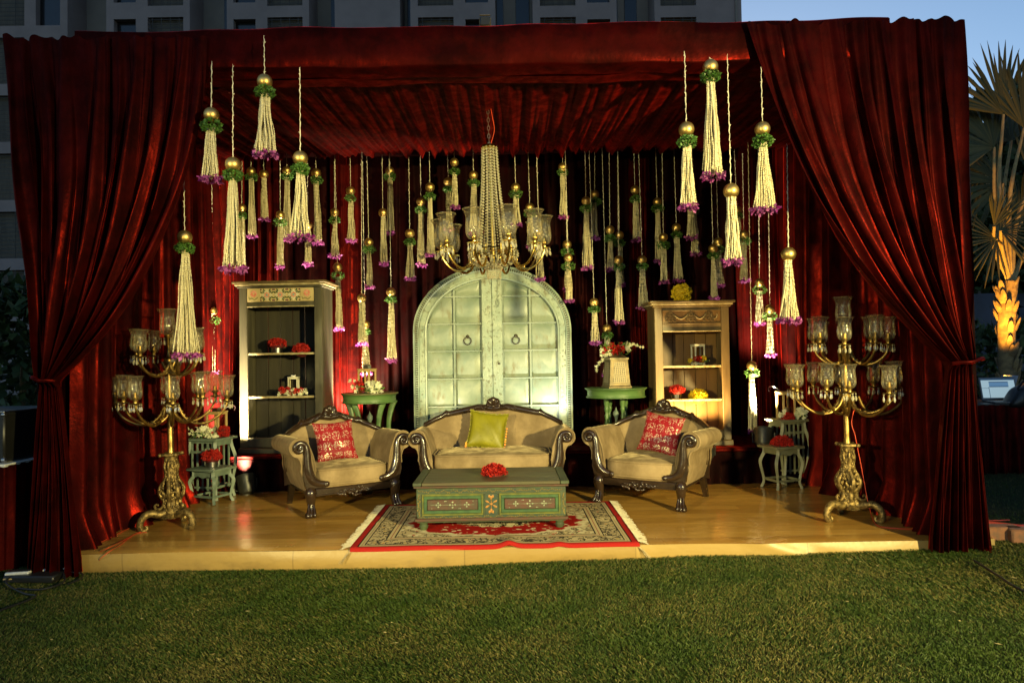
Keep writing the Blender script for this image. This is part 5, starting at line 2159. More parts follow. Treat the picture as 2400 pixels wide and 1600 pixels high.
def candelabra(label, loc, rz, lean):
    root = thing('candelabra', label, 'candelabra', loc)
    root.rotation_euler = (0, lean, rz)
    # cast rococo foot: three scrolled feet
    for k in range(3):
        a = R(-90 + 60 + 120 * k)
        c, s_ = math.cos(a), math.sin(a)
        m = MB()
        pts = [(0.030, 0.155), (0.065, 0.118), (0.115, 0.128), (0.170, 0.138), (0.215, 0.112), (0.238, 0.062), (0.228, 0.018), (0.198, 0.010), (0.186, 0.030), (0.200, 0.044)]
        P = smooth_path([(r * c, r * s_, z) for r, z in pts], 4)
        m.tube(P, lerp_list([0.036, 0.036, 0.033, 0.030, 0.029, 0.026, 0.022, 0.017, 0.012, 0.007], len(P)), 8)
        pts = [(0.05, 0.20), (0.085, 0.165), (0.12, 0.170), (0.128, 0.195), (0.108, 0.205), (0.102, 0.19)]
        P2 = smooth_path([(r * c, r * s_, z) for r, z in pts], 4)
        m.tube(P2, lerp_list([0.014, 0.013, 0.012, 0.010, 0.008, 0.005], len(P2)), 6)
        rng = random.Random(k + 5)
        for i in range(2, len(P) - 12, 2):
            for e in (-1, 1):
                q = P[i] + Vector((-s_ * e * 0.018, c * e * 0.018, rng.uniform(0.002, 0.016)))
                m.ell(q, (0.012, 0.012, 0.008), 6, 4)
        m.build('scroll_foot', 'antique_gold', root, 60)
        # palmette between the feet
        b = a + R(60)
        c, s_ = math.cos(b), math.sin(b)
        m = MB()
        for q in range(5):
            t = (q - 2) * 0.32
            M = rotz(b) @ Matrix.Rotation(R(115), 3, 'Y') @ Matrix.Rotation(t, 3, 'X')
            d = M @ Vector((0, 0, 1))
            m.ell(Vector((0.075 * c, 0.075 * s_, 0.125)) + d * 0.032, (0.006, 0.011, 0.036), 6, 5, M)
        m.build('palmette', 'antique_gold', root, 60)
    # pear-shaped openwork
    m = MB().lathe([(0.050, 0.08), (0.070, 0.12), (0.052, 0.17), (0.046, 0.22), (0.040, 0.30), (0.046, 0.38), (0.048, 0.42), (0.042, 0.46), (0.042, 0.52), (0.048, 0.565), (0.052, 0.585)], 16)
    for k in range(6):
        a = R(30 + 60 * k)
        pts = [(0.048, 0.15), (0.060, 0.19), (0.058, 0.225), (0.082, 0.27), (0.088, 0.315), (0.070, 0.36), (0.046, 0.40), (0.040, 0.45), (0.050, 0.50), (0.042, 0.54)]
        tw = [0, 0.05, 0.0, -0.10, -0.16, -0.08, 0.0, 0.06, 0.10, 0.0]
        sg = 1 if k % 2 else -1
        P = smooth_path([(r * math.cos(a + sg * t), r * math.sin(a + sg * t), z) for (r, z), t in zip(pts, tw)], 4)
        m.tube(P, lerp_list([0.018, 0.017, 0.016, 0.018, 0.018, 0.016, 0.013, 0.012, 0.013, 0.010], len(P)), 6)
    rng = random.Random(12)
    for k in range(170):
        z = rng.uniform(0.12, 0.57)
        r = float(np.interp(z, [0.12, 0.19, 0.225, 0.30, 0.36, 0.42, 0.50, 0.56], [0.055, 0.060, 0.056, 0.086, 0.070, 0.044, 0.050, 0.044]))
        a = rng.uniform(0, 2 * math.pi)
        M = rotz(a) @ Matrix.Rotation(rng.uniform(-0.8, 0.8), 3, 'X')
        m.ell((r * math.cos(a), r * math.sin(a), z), (0.010, 0.010, 0.018), 6, 4, M)
    m.build('openwork_column', 'antique_gold', root, 60)
    m = MB().box((0, 0, 0.598), (0.125, 0.125, 0.026), 0.008)
    for sx in (-1, 1):
        for sy in (-1, 1):
            m.ell((sx * 0.062, sy * 0.062, 0.598), (0.017, 0.017, 0.016), 8, 6)
    m.build('capital', 'antique_gold', root)
    MB().lathe([(0.027, 0.605), (0.024, 0.64), (0.0215, 0.66), (0.0215, 0.955), (0.030, 0.96), (0.032, 0.975), (0.048, 0.985), (0.048, 1.010), (0.032, 1.020), (0.020, 1.03), (0.0185, 1.335), (0.034, 1.345), (0.036, 1.375), (0.018, 1.39), (0.011, 1.42), (0.010, 1.545), (0.022, 1.56), (0.024, 1.575), (0.010, 1.585)], 18).build('pole', 'brass', root)
    lo = [(0.035, 0, 0.99), (0.075, 0, 0.91), (0.150, 0, 0.855), (0.250, 0, 0.858), (0.345, 0, 0.915), (0.395, 0, 0.985), (0.405, 0, 1.030)]
    a1 = lamp_arm(root, lo, [0.012, 0.012, 0.011, 0.011, 0.010, 0.009, 0.009], 0.405, 1.035, 0.86, 'brass', 1)
    spin(root, a1, 10, R(8), 0.05)
    up = [(0.030, 0, 1.355), (0.060, 0, 1.29), (0.120, 0, 1.245), (0.200, 0, 1.25), (0.270, 0, 1.30), (0.305, 0, 1.36), (0.310, 0, 1.395)]
    a2 = lamp_arm(root, up, [0.012, 0.012, 0.011, 0.011, 0.010, 0.009, 0.009], 0.310, 1.400, 0.86, 'brass', 2)
    spin(root, a2, 8, R(20), 0.06)
    g = glass_mesh(1.0).build('top_shade', 'glass', root, 180, recalc=False)
    g.location = (0, 0, 1.575)
    drops(MB(), 0, 1.555, 0.05, 6).build('top_crystals', 'crystal', root, 0)['kind'] = 'stuff'
    return root


candelabra('tall gilt candelabra with glass shades before the left side curtain', (-2.80, 5.62, STAGE_Z), R(4), R(-1.2))
candelabra('tall gilt candelabra with glass shades and red wire before the right side curtain', (2.69, 5.52, STAGE_Z), R(-9), R(-0.2))


def chandelier():
    Y = 5.86
    top = at(1143, 246, Y)
    crown = at(1146, 344, Y).z
    root = thing('chandelier', 'brass and crystal chandelier with ten glass shades hanging at the centre', 'chandelier', (top.x, Y, top.z))
    root.rotation_euler = (0, R(-1.2), 0)
    zt = crown - top.z                       # local z of the crown, negative
    zs = at(1160, 578, Y).z - top.z          # foot of the shades
    zb = at(1160, 628, Y).z - top.z          # foot of the basket
    ze = at(1160, 652, Y).z - top.z
    # chain
    m = MB()
    n = int(-zt / 0.034)
    for k in range(n):
        z = -0.010 - k * (-zt - 0.012) / n
        ax = k % 2
        pts = []
        for q in range(11):
            a = 2 * math.pi * q / 10
            h, v = 0.010 * math.cos(a), 0.022 * math.sin(a)
            pts.append((h if ax else 0, 0 if ax else h, z - 0.017 + v))
        m.tube(pts, 0.0034, 5, False)
    m.build('chain', 'steel', root)
    MB().tube(smooth_path([(0.02, -0.01, 0.0), (0.035, -0.02, -0.10), (0.050, -0.015, -0.22), (0.025, -0.02, -0.32), (0.01, 0, zt)], 6), 0.003, 5).build('red_flex', 'wire_red', root)
    MB().lathe([(0.0, zt + 0.02), (0.035, zt + 0.018), (0.068, zt + 0.006), (0.072, zt - 0.014), (0.064, zt - 0.018), (0.0, zt - 0.018)], 24, cap=False).build('crown', 'bright_brass', root)
    MB().tube([(0, 0, zt), (0, 0, zb + 0.03)], 0.012, 8).build('stem', 'bright_brass', root)
    # bead strands: crown to ring
    def strand(p0, p1, bow, size, nm, count, ph=0.0, step=0.019):
        L = math.dist(p0, p1)
        nb = max(3, int(L / step))
        m = MB()
        for i in range(nb + 1):
            t = i / nb
            r = p0[0] + (p1[0] - p0[0]) * t + bow * math.sin(math.pi * t)
            z = p0[1] + (p1[1] - p0[1]) * t
            m.lathe([(0.0, z - size), (size * 0.95, z), (0.0, z + size)], 5, (r, 0, 0), cap=False, ang0=i)
        o = m.build(nm, 'crystal', root, 0)
        for k in range(count):
            c = o if k == 0 else copy_part(o, root)
            c.rotation_euler = (0, 0, 2 * math.pi * k / count + ph)
    zr = zs - 0.035
    strand((0.064, zt - 0.012), (0.150, zr), -0.018, 0.0118, 'bead_strand', 13, 0, 0.025)
    strand((0.030, zt - 0.02), (0.075, zr + 0.02), -0.01, 0.010, 'inner_bead_strand', 6, 0.2, 0.025)
    zm = (zr + zb) / 2
    strand((0.205, zr - 0.01), (0.200, zm), 0.012, 0.0118, 'basket_strand', 22, 0, 0.025)
    strand((0.200, zm), (0.072, zb), 0.030, 0.0118, 'bowl_strand', 22, 0.1, 0.025)
    strand((0.145, zm + 0.01), (0.06, zb + 0.012), 0.02, 0.0085, 'inner_bowl_strand', 20, 0.2, 0.020)
    strand((0.066, zb), (0.058, ze), 0.0, 0.008, 'tail_strand', 18, 0.1, 0.016)
    m = MB()
    for r, z in ((0.205, zr), (0.152, zr + 0.004), (0.200, zm), (0.072, zb)):
        m.tube([(r * math.cos(a), r * math.sin(a), z) for a in [2 * math.pi * k / 40 for k in range(41)]], 0.005, 6, False)
    for k in range(10):
        a = 2 * math.pi * k / 10 + R(18)
        m.tube([(0.012 * math.cos(a), 0.012 * math.sin(a), zr), (0.205 * math.cos(a), 0.205 * math.sin(a), zr)], 0.004, 5)
    m.build('basket_rings', 'bright_brass', root)
    za = zs - 0.030
    path = [(0.190, 0, zr + 0.03), (0.192, 0, zr - 0.06), (0.225, 0, zr - 0.135), (0.290, 0, zr - 0.165), (0.360, 0, zr - 0.140), (0.415, 0, zr - 0.075), (0.440, 0, za - 0.02), (0.443, 0, za)]
    arm = lamp_arm(root, path, [0.008, 0.009, 0.010, 0.0105, 0.010, 0.009, 0.008, 0.008], 0.443, za, 1.10, 'bright_brass', 3)
    ch = [c for c in arm.children if c.name.startswith('crystal_drops')][0]
    m = MB()
    drops(m, 0.443, za, 0.053, 7)
    drops(m, 0.443, za + 0.01, 0.030, 5, 0.8)
    m.build('crystal_drops', 'crystal', arm, 0)['kind'] = 'stuff'
    bpy.data.objects.remove(ch)
    g = [c for c in arm.children if c.name.startswith('glass_shade')][0]
    g.scale = (0.98, 0.98, 1.05)
    spin(root, arm, 10, R(-90 + 16), 0.015)


chandelier()


# ------------------------------------------------------------------ hanging jasmine tassels
_ball = MB().lathe([(0.0, -0.052)] + [(0.052 * math.cos(R(a)), 0.052 * math.sin(R(a))) for a in range(-80, 81, 10)] + [(0.0, 0.052)], 28, cap=False)


def strand_mesh(S_, length, r0, rb, pitch, rng, buds=0.0042):
    K = max(8, int(length / pitch))
    k = np.arange(K + 1)
    t = k / K
    # strands come down in a few loose hanks
    hank = rng.integers(0, 5, S_)
    base = hank * 2 * math.pi / 5 + rng.normal(0, 0.42, S_)
    rr = np.sqrt(rng.uniform(0.12, 1.0, S_))
    a = base[:, None] + rng.normal(0, 0.25, S_)[:, None] * t[None, :]
    rad = (r0 + (rb - r0) * t[None, :] ** 1.35) * rr[:, None]
    wob = 0.004 * np.sin(t[None, :] * rng.uniform(4, 12, S_)[:, None] + rng.uniform(0, 6, S_)[:, None])
    x = rad * np.cos(a) + wob
    y = rad * np.sin(a) + wob[:, ::-1]
    ln = length * rng.uniform(0.93, 1.0, S_)
    z = -t[None, :] * ln[:, None]
    # every second ring swells into a bud
    br = np.where((k % 2) == 0, buds, buds * 0.50)[None, :] * rng.uniform(0.7, 1.35, (S_, K + 1))
    n = 4
    ang = np.arange(n) * 2 * math.pi / n
    off = ang[None, None, :] + (k % 4)[None, :, None] * 0.7
    X = x[:, :, None] + br[:, :, None] * np.cos(off)
    Y = y[:, :, None] + br[:, :, None] * np.sin(off)
    # buds point downwards
    Z = z[:, :, None] + np.where((k % 2) == 0, 0.002, -0.002)[None, :, None] + 0 * X
    V = np.stack([X, Y, Z], 3).reshape(-1, 3)
    s_, kk, j = np.meshgrid(np.arange(S_), np.arange(K), np.arange(n), indexing='ij')
    b = (s_ * (K + 1) + kk) * n
    F = np.stack([b + j, b + (j + 1) % n, b + n + (j + 1) % n, b + n + j], -1).reshape(-1, 4)
    return V, F


def tassel(label, bx, by, gy, boty, Y, topy=None, front=False, rb=None):
    rng = np.random.default_rng(int(bx * 7 + by * 3))
    B = at(bx, by, Y)
    zb = at(bx, boty, Y).z
    root = thing('flower_tassel', label, 'tassel', (B.x, Y, zb), rng.uniform(0, 6.28), 'large tassels at the stage mouth' if front else 'tassels at the back of the stage')
    if front:
        root.rotation_euler = (0, 0, rng.uniform(0, 6.28))
    root.rotation_euler.x, root.rotation_euler.y = rng.normal(0, 0.008), rng.normal(0, 0.008)
    hb = B.z - zb
    ball = _BALL[0]
    if ball is None:
        ball = _ball.build('gold_ball', 'gold_ball', root, 180)
        _BALL[0] = ball
    else:
        ball = copy_part(ball, root)
    k = rng.uniform(0.96, 1.04)
    ball.scale = (k, k, k)
    ball.location = (0, 0, hb)
    zs = hb - 0.046
    if gy:
        zg = at(bx, gy, Y).z - zb
        # collar of tight leaves
        n = 520 if front else 260
        q = sphere_points(n, rng)
        lump = 1 + 0.12 * np.sin(q[:, :1] * 9 + q[:, 2:] * 7)
        P = q * lump * np.array([0.056, 0.056, 0.035]) * rng.uniform(0.85, 1.18) + np.array([0, 0, zg])
        V, F = petal_quads(P, q, 0.016, 0.015, 0.5, 0.6, rng)
        np_obj('leaf_collar', V, F, 'collar', root)
        zs = zg - 0.018
    length = zs - 0.028
    if rb is None:
        rb = (0.066 if front else 0.050) * (0.8 + 0.25 * min(1.4, length / 0.6)) * rng.uniform(0.82, 1.22)
    V, F = strand_mesh(int(rng.integers(38, 56)) if front else int(rng.integers(24, 40)), length, 0.026, rb, 0.0085 if front else 0.011, rng, 0.0050 if front else 0.0050)
    V = V + np.array([0, 0, zs])
    np_obj('jasmine_strands', V, F, 'jasmine', root)
    # orchids tied to the ends
    n = 90 if front else 56
    a = rng.uniform(0, 2 * math.pi, n)
    r = rb * np.sqrt(rng.uniform(0.15, 1.1, n))
    P = np.stack([r * np.cos(a), r * np.sin(a), rng.uniform(0.015, 0.050, n)], 1)
    N = np.stack([np.cos(a) * 0.8, np.sin(a) * 0.8, rng.uniform(-1.3, 0.0, n)], 1)
    N /= np.linalg.norm(N, axis=1, keepdims=True)
    V, F = petal_quads(P, N, 0.029, 0.024, 0.35, 0.9, rng)
    np_obj('orchid_tips', V, F, 'orchid', root)
    # the bud string it hangs on
    zt = (at(bx, topy, Y).z if topy else 3.93) - zb
    m = MB()
    nseg = max(6, int((zt - hb) / 0.02))
    pts, rad = [], []
    for i in range(nseg + 1):
        t = i / nseg
        pts.append((0.002 * math.sin(i * 1.7), 0.002 * math.cos(i * 2.3), hb + 0.048 + (zt - hb - 0.048) * t))
        rad.append((0.0030 if front else 0.0026) * rng.uniform(0.6, 1.5) * (0.4 if t > 0.97 else 1))
    m.tube(pts, rad, 4)
    for i in range(1, nseg, 2):
        if rng.random() < 0.6:
            p = Vector(pts[i])
            M = rotz(rng.uniform(0, 6.28)) @ Matrix.Rotation(rng.uniform(0.5, 1.2), 3, 'Y')
            m.ell(p + M @ Vector((0, 0, 0.006)), (0.003, 0.003, 0.009), 4, 3, M)
    m.build('bud_string', 'string', root, 0, recalc=False)
    return root


_BALL = [None]
FR = 1.0204
for lab, x, ty, by, gy, bot, Y in (
        ('big tassel nearest the left curtain edge, hanging high with dark purple tips', 483, 140, 264, 289, 420, 4.70),
        ('longest big tassel at left, reaching down to the olive cabinet top', 534, 150, 379, 403, 627, 4.70),
        ('highest of the big left tassels, ball just under the beam', 609, 80, 187, 210, 362, 4.70),
        ('rightmost big tassel of the left cluster, flared with many purple orchids', 689, 152, 363, 388, 555, 4.70),
        ('lowest big tassel at left, hanging in front of the left candelabra', 426, 292, 545, 570, 824, 5.00),
        ('leftmost big tassel of the right cluster, over the bookcase', 1577, 115, 297, 325, 484, 4.70),
        ('highest big tassel at right, its ball against the beam', 1632, 132, 153, 175, 414, 4.70),
        ('big tassel without leaf collar, middle of the right cluster', 1680, 125, 439, None, 610, 4.70),
        ('rightmost leaf collared big tassel beside the right curtain edge', 1751, 156, 298, 325, 491, 4.70),
        ('lowest big tassel at right, without leaf collar, above the right candelabra', 1809, 330, 584, None, 744, 5.02)):
    tassel(lab, x * FR, by * FR, gy * FR if gy else None, bot * FR, Y, ty * FR, True)

A_, B_, C_ = (600, 400), (0, 400), (1200, 400)
for lab, org, u, v, g_, b, Y in (
        ('collarless small tassel above the middle of the olive cabinet', A_, 75, 35, None, 468, 7.72),
        ('small tassel just left of the flared big tassel, high up', A_, 280, 2, 55, 655, 7.85),
        ('small tassel over the right part of the olive cabinet, tips near its top', A_, 220, 410, 475, 905, 7.70),
        ('small tassel just right of the flared big tassel', A_, 565, 25, 90, 685, 7.72),
        ('short dim tassel peeping out below the flared big tassel', A_, 475, 498, None, 880, 7.90),
        ('small tassel over the right front corner of the olive cabinet', A_, 720, 385, 455, 810, 7.85),
        ('small tassel with round collar in front of the lit red strip', A_, 868, 188, 255, 665, 7.70),
        ('small tassel hanging along the right side of the olive cabinet', A_, 757, 888, 965, 1475, 7.74),
        ('collarless small tassel midway between olive cabinet and chandelier', A_, 1168, 388, None, 878, 7.70),
        ('dim small tassel behind the collarless one, high up left of chandelier', A_, 1225, 5, 55, 595, 7.90),
        ('small tassel right of the lit red strip, below the three strings', A_, 1040, 660, 725, 1090, 7.74),
        ('collarless small tassel low above the left green table', A_, 968, 1170, None, 1612, 7.68),
        ('lowest small tassel at left, behind the lantern on the green table', A_, 1005, 1415, 1480, 1885, 7.84),
        ('small tassel hanging alone just left of the arched door', A_, 1242, 1115, 1185, 1760, 7.70),
        ('small tassel left of the chandelier shades, pink tips by the arch', A_, 1412, 578, 655, 1010, 7.68),
        ('dim small tassel beside the leftmost chandelier shade', A_, 1512, 287, 360, 885, 7.88),
        ('small tassel behind the left chandelier shades with pink tips peeping out', A_, 1600, 152, 240, 795, 7.72),
        ('dim small tassel crossing behind the highest pink tipped one', A_, 1768, 105, 175, 560, 7.90),
        ('short pink tipped tassel high up left of the chandelier stem', A_, 1826, -75, 10, 355, 7.70),
        ('small tassel close against the left of the chandelier beads', A_, 1997, 45, 115, 600, 7.74),
        ('small tassel behind the left of the longest big tassel', B_, 2055, 325, 400, 830, 7.78),
        ('small tassel behind the right of the longest big tassel', B_, 2210, 345, 415, 915, 7.72),
        ('pink tipped small tassel below the longest big tassel', B_, 2055, 640, 700, 1075, 7.95),
        ('knobbly small tassel before the red cloth above the left of the olive cabinet', B_, 2312, 10, 60, 625, 7.74),
        ('low small tassel against the bright red corner, over the left stools', B_, 1950, 1290, 1375, 1878, 7.20),
        ('small tassel close against the right of the chandelier beads', C_, 35, 155, 215, 515, 7.72),
        ('dim small tassel above the right chandelier shades', C_, 168, 340, 395, 720, 7.90),
        ('small tassel hanging below the right chandelier shades before the arch', C_, 252, 580, 640, 1018, 7.68),
        ('highest small tassel right of the chandelier', C_, 462, -30, 18, 448, 7.74),
        ('dim small tassel behind the ball of the one beside the arch', C_, 505, 680, 750, 1110, 7.92),
        ('small tassel whose tips touch the right shoulder of the arch', C_, 520, 800, 880, 1215, 7.67),
        ('long small tassel left of a dimmer twin, between arch and bookcase', C_, 680, 280, 350, 915, 7.72),
        ('dim twin behind the long small tassel', C_, 752, 220, 285, 640, 7.92),
        ('small tassel with bushy collar above the right green table', C_, 897, 545, 625, 925, 7.72),
        ('small tassel partly hidden by the lower long one over the right green table', C_, 985, 595, 665, 1070, 7.88),
        ('long low tassel over the right green table, purple tips', C_, 972, 825, 885, 1412, 7.68),
        ('small tassel high up, left of the lattice collared one', C_, 1137, 180, 265, 660, 7.72),
        ('pale knobbly small tassel at the left corner of the bookcase', C_, 1200, 820, 880, 1282, 7.66),
        ('dim thin tassel behind the one above the bookcase left end', C_, 1340, 285, 345, 850, 7.92),
        ('pink tipped small tassel above the left end of the bookcase', C_, 1388, 612, 685, 1042, 7.72),
        ('slim dim tassel above the yellow flower mound', C_, 1515, 525, 590, 1030, 7.90),
        ('small tassel right under the leftmost big tassel of the right cluster', C_, 1640, 150, 215, 635, 7.76),
        ('dim dark collared tassel under the leftmost big right tassel', C_, 1675, 310, 375, 785, 7.94),
        ('small tassel reaching down to the bookcase top, right of the yellow mound', C_, 1848, 718, 780, 1190, 7.78),
        ('dim small tassel beside the one touching the bookcase top', C_, 1895, 655, 720, 1075, 7.92),
        ('small tassel half hidden behind the collarless big right tassel', C_, 2078, 365, 415, 760, 7.86),
        ('small tassel right of the collarless big tassel tips', C_, 2128, 585, 645, 1030, 7.74),
        ('slim collared tassel before the bright red cloth right of the bookcase', C_, 2268, 1030, 1095, 1430, 7.66),
        ('small tassel hanging low between the arch and the right green table', C_, 760, 1210, 1275, 1605, 7.70),
        ('lowest small tassel behind the pierced lantern', C_, 875, 1450, 1515, 1900, 7.72)):
    f = lambda q: org[1] + q / 3.92
    tassel(lab, org[0] + u / 3.92, f(v), f(g_) if g_ else None, f(b), Y)
tassel('small tassel left of the lowest big right tassel, before the side curtain', 1803, 725, 742, 838, 7.50)
tassel('glaringly lit long tassel just above the spot lamp right of the bookcase', 1761, 857, 873, 1015, 7.36, rb=0.05)


# ------------------------------------------------------------------ stage lamps
def par_can(label, loc, aim, power, color, angle, body=True, size=0.05, blend=0.6):
    d = (Vector(aim) - Vector(loc)).normalized()
    q = d.to_track_quat('Z', 'Y').to_matrix()
    root = thing('spot_lamp', label, 'lamp', loc)
    m = MB().lathe([(0.0, -0.16), (0.06, -0.155), (0.085, -0.12), (0.09, -0.02), (0.10, 0.0), (0.10, 0.03), (0.092, 0.03), (0.088, 0.002)], 20, cap=False, M=q)
    m.build('can', 'black_metal', root)
    MB().lathe([(0.0, 0.0), (0.05, 0.004), (0.086, 0.0)], 20, cap=False, M=q).build('lens', 'pane', root)
    s_ = d.cross(Vector((0, 0, 1))).normalized()
    P = [s_ * 0.11, s_ * 0.11 + Vector((0, 0, -0.10)), Vector((0, 0, -0.135)), -s_ * 0.11 + Vector((0, 0, -0.10)), -s_ * 0.11]
    MB().tube(P, 0.008, 6).build('yoke', 'black_metal', root)
    MB().lathe([(0.075, -0.15), (0.075, -0.135), (0.02, -0.13)], 16).build('foot', 'black_metal', root)
    l = light('lamp_beam', 'SPOT', Vector(loc) + d * 0.05, aim, power, color, size, angle, blend)
    l.parent = root
    l.location = d * 0.05
    return root


AMB = (1.0, 0.74, 0.36)
HOT = (1.0, 0.82, 0.52)
zr = RISER_Z + 0.15
par_can('black spot lamp on the floor between the left stools and armchair', (-2.74, 6.99, STAGE_Z + 0.15), (-3.25, 7.60, 1.75), 3400, HOT, 50)
par_can('black spot lamp on the step behind the left green table', (-1.90, 7.72, zr), (-1.98, 8.3, 2.1), 1500, HOT, 100)
par_can('black spot lamp hidden behind the settee, left of the door', (-0.95, 7.30, zr), (-0.45, 7.75, 2.0), 34, (1.0, 0.86, 0.52), 110)
par_can('black spot lamp hidden behind the settee, right of the door', (0.52, 7.34, zr), (0.36, 7.75, 1.6), 66, (1.0, 0.92, 0.70), 115)
par_can('black spot lamp on the step right of the bookcase', (2.60, 7.12, zr), (2.98, 7.90, 2.1), 1000, HOT, 52)
par_can('black spot lamp behind the right armchair facing the bookcase', (1.94, 6.98, zr - 0.10), (1.95, 7.5, 1.2), 330, (1.0, 0.62, 0.20), 100)


# ------------------------------------------------------------------ cables and floor clutter
def cable(name, label, pts, r, mat, cat='cable', k=8):
    P = smooth_path(pts, k)
    o = MB().tube(P, r, 6).build(name, mat)
    return tag(o, label, cat)


def gp(x, y, z=0.0):
    """photo pixel onto the horizontal plane at height z"""
    d = CR * ((x - CX) / F_PX) + CU * ((CY - y) / F_PX) + _f
    k = (z - CAM_Z) / d.z
    return Vector((d.x * k, d.y * k, z))


cable('black_cable', 'thin black cable looping on the grass at the far left', [gp(0, 1430, .03), gp(60, 1408, .03), gp(84, 1395, .035), gp(58, 1390, .03), gp(22, 1372, .03), gp(16, 1358, .04), gp(40, 1345, .05)], 0.006, 'cable')
cable('black_cable', 'black cable trailing over the grass from the left socket boards', [gp(40, 1378, .03), gp(100, 1380, .03), gp(150, 1362, .035), gp(150, 1335, .05), gp(180, 1320, .04)], 0.006, 'cable')
cable('black_cable', 'black cable loop on the grass at the stage left corner', [gp(160, 1368, .03), gp(190, 1355, .03), gp(192, 1343, .03), gp(170, 1340, .04), gp(150, 1330, .05)], 0.0055, 'cable')
cable('black_cable', 'black cable running from the right curtain foot over the lawn', [gp(2282, 1312, .10), gp(2310, 1330, .10), gp(2345, 1352, .10), gp(2375, 1372, .10), gp(2420, 1392, .10), gp(2480, 1404, .10)], 0.0075, 'cable')
cable('red_wire', 'thin red wire lying over the left front corner of the stage', [gp(165, 1316, .03), gp(215, 1300, .09), at(255, 1283, 4.88), gp(290, 1265, STAGE_Z + .004), gp(318, 1250, STAGE_Z + .004), gp(330, 1246, STAGE_Z + .004)], 0.0028, 'wire_red')
cable('red_wire', 'second thin red wire slanting down the left stage edge', [gp(228, 1322, .03), at(236, 1308, 4.86), at(262, 1288, 4.88), gp(282, 1276, STAGE_Z + .004), gp(300, 1262, STAGE_Z + .004), gp(318, 1250, STAGE_Z + .004), gp(344, 1246, STAGE_Z + .004)], 0.0026, 'wire_red')
cable('red_wire', 'looped red wire beside the foot of the left curtain', [gp(158, 1292, .10), gp(180, 1276, .16), gp(198, 1275, .16), gp(208, 1282, .15), gp(240, 1268, STAGE_Z + .005), gp(280, 1248, STAGE_Z + .005), gp(305, 1236, STAGE_Z + .005)], 0.0026, 'wire_red')
cable('red_wire', 'red wire hanging from the right candelabra to the stage', [at(2003, 955, 5.50), at(1996, 990, 5.48), at(2004, 1020, 5.46), at(2012, 1060, 5.45), at(2022, 1110, 5.44), at(2032, 1165, 5.43), at(2040, 1198, 5.42), gp(2046, 1216, STAGE_Z + .004), gp(2060, 1232, STAGE_Z + .004), gp(2110, 1238, STAGE_Z + .004), gp(2150, 1238, STAGE_Z + .004)], 0.0032, 'wire_red')


def socket_board(label, px, w, rz):
    root = thing('socket_board', label, 'socket board', px, rz)
    MB().box((0, 0, 0.020), (w, 0.085, 0.040), 0.006).build('case', 'white_plastic', root)
    for k in range(3):
        MB().box((-w / 2 + w * (k + 0.5) / 3, 0, 0.0415), (0.05, 0.05, 0.004), 0.002).build('socket', 'black', root)
    MB().box((0, -0.02, 0.006), (w * 0.9, 0.11, 0.010), 0.003).build('wood_base', 'lantern_wood', root)


socket_board('white socket board on the grass below the left curtain', gp(118, 1342, 0.02), 0.30, R(14))
socket_board('smaller white socket board on the grass at the far left', gp(46, 1350, 0.03), 0.15, R(10))
m = MB().box((0, 0, 0.03), (0.36, 0.12, 0.05), 0.01)
o = m.build('adapter_box', 'black')
o.location = gp(80, 1362, 0.0)
o.rotation_euler = (0, 0, R(-3))
tag(o, 'flat black power box lying among cables at the left', 'power box')


def skirted_table(label, x0, x1, y0, y1, H, seed, trim=True):
    root = thing('skirted_table', label, 'table', ((x0 + x1) / 2, (y0 + y1) / 2, 0))
    w, d = (x1 - x0), (y1 - y0)
    MB().box((0, 0, H - 0.012), (w + 0.02, d + 0.02, 0.022), 0.005).build('top', 'white_plastic' if trim else 'black', root)
    m = MB()
    per = 2 * (w + d)
    rows = []
    n = int(per * 90)
    for i in range(n + 1):
        s_ = per * i / n
        if s_ < w: p, nn = (-w / 2 + s_, -d / 2), (0, -1)
        elif s_ < w + d: p, nn = (w / 2, -d / 2 + s_ - w), (1, 0)
        elif s_ < 2 * w + d: p, nn = (w / 2 - (s_ - w - d), d / 2), (0, 1)
        else: p, nn = (-w / 2, d / 2 - (s_ - 2 * w - d)), (-1, 0)
        row = []
        for j in range(9):
            t = j / 8
            a = (0.010 + 0.022 * t) * (math.sin(s_ * 52 + math.sin(s_ * 9 + seed)) + 0.4 * math.sin(s_ * 23 + seed))
            row.append((p[0] + nn[0] * (a + 0.012), p[1] + nn[1] * (a + 0.012), (H - 0.024) * (1 - t) + 0.012))
        rows.append(row)
    m.grid(rows)
    m.build('skirt', 'velvet', root, 180, recalc=False)
    return root


skirted_table('red skirted table at the far left beside the curtain', -4.75, -3.68, 4.95, 5.65, 0.775, 1.0)
cs_ = thing('flight_case', 'black equipment case standing on the left skirted table', 'case', (-4.22, 5.3, 0.776))
MB().box((0, 0, 0.185), (1.0, 0.6, 0.36), 0.012).build('box', 'black', cs_)
MB().box((0, 0, 0.372), (1.01, 0.61, 0.012), 0.004).build('lid_trim', 'steel', cs_)
for sx in (-1, 1):
    for sz in (0.02, 0.35):
        MB().ell((sx * 0.49, -0.29, sz), (0.02, 0.02, 0.02), 8, 6).build('corner', 'steel', cs_)

# right: table with a laptop
RT_T = gp(2330, 1118).y
skirted_table('red skirted table at the far right with a laptop on it', 4.92, 6.9, 7.75, 8.5, at(2310, 946, 7.75).z, 3.0, False)
zt = at(2310, 946, 7.75).z


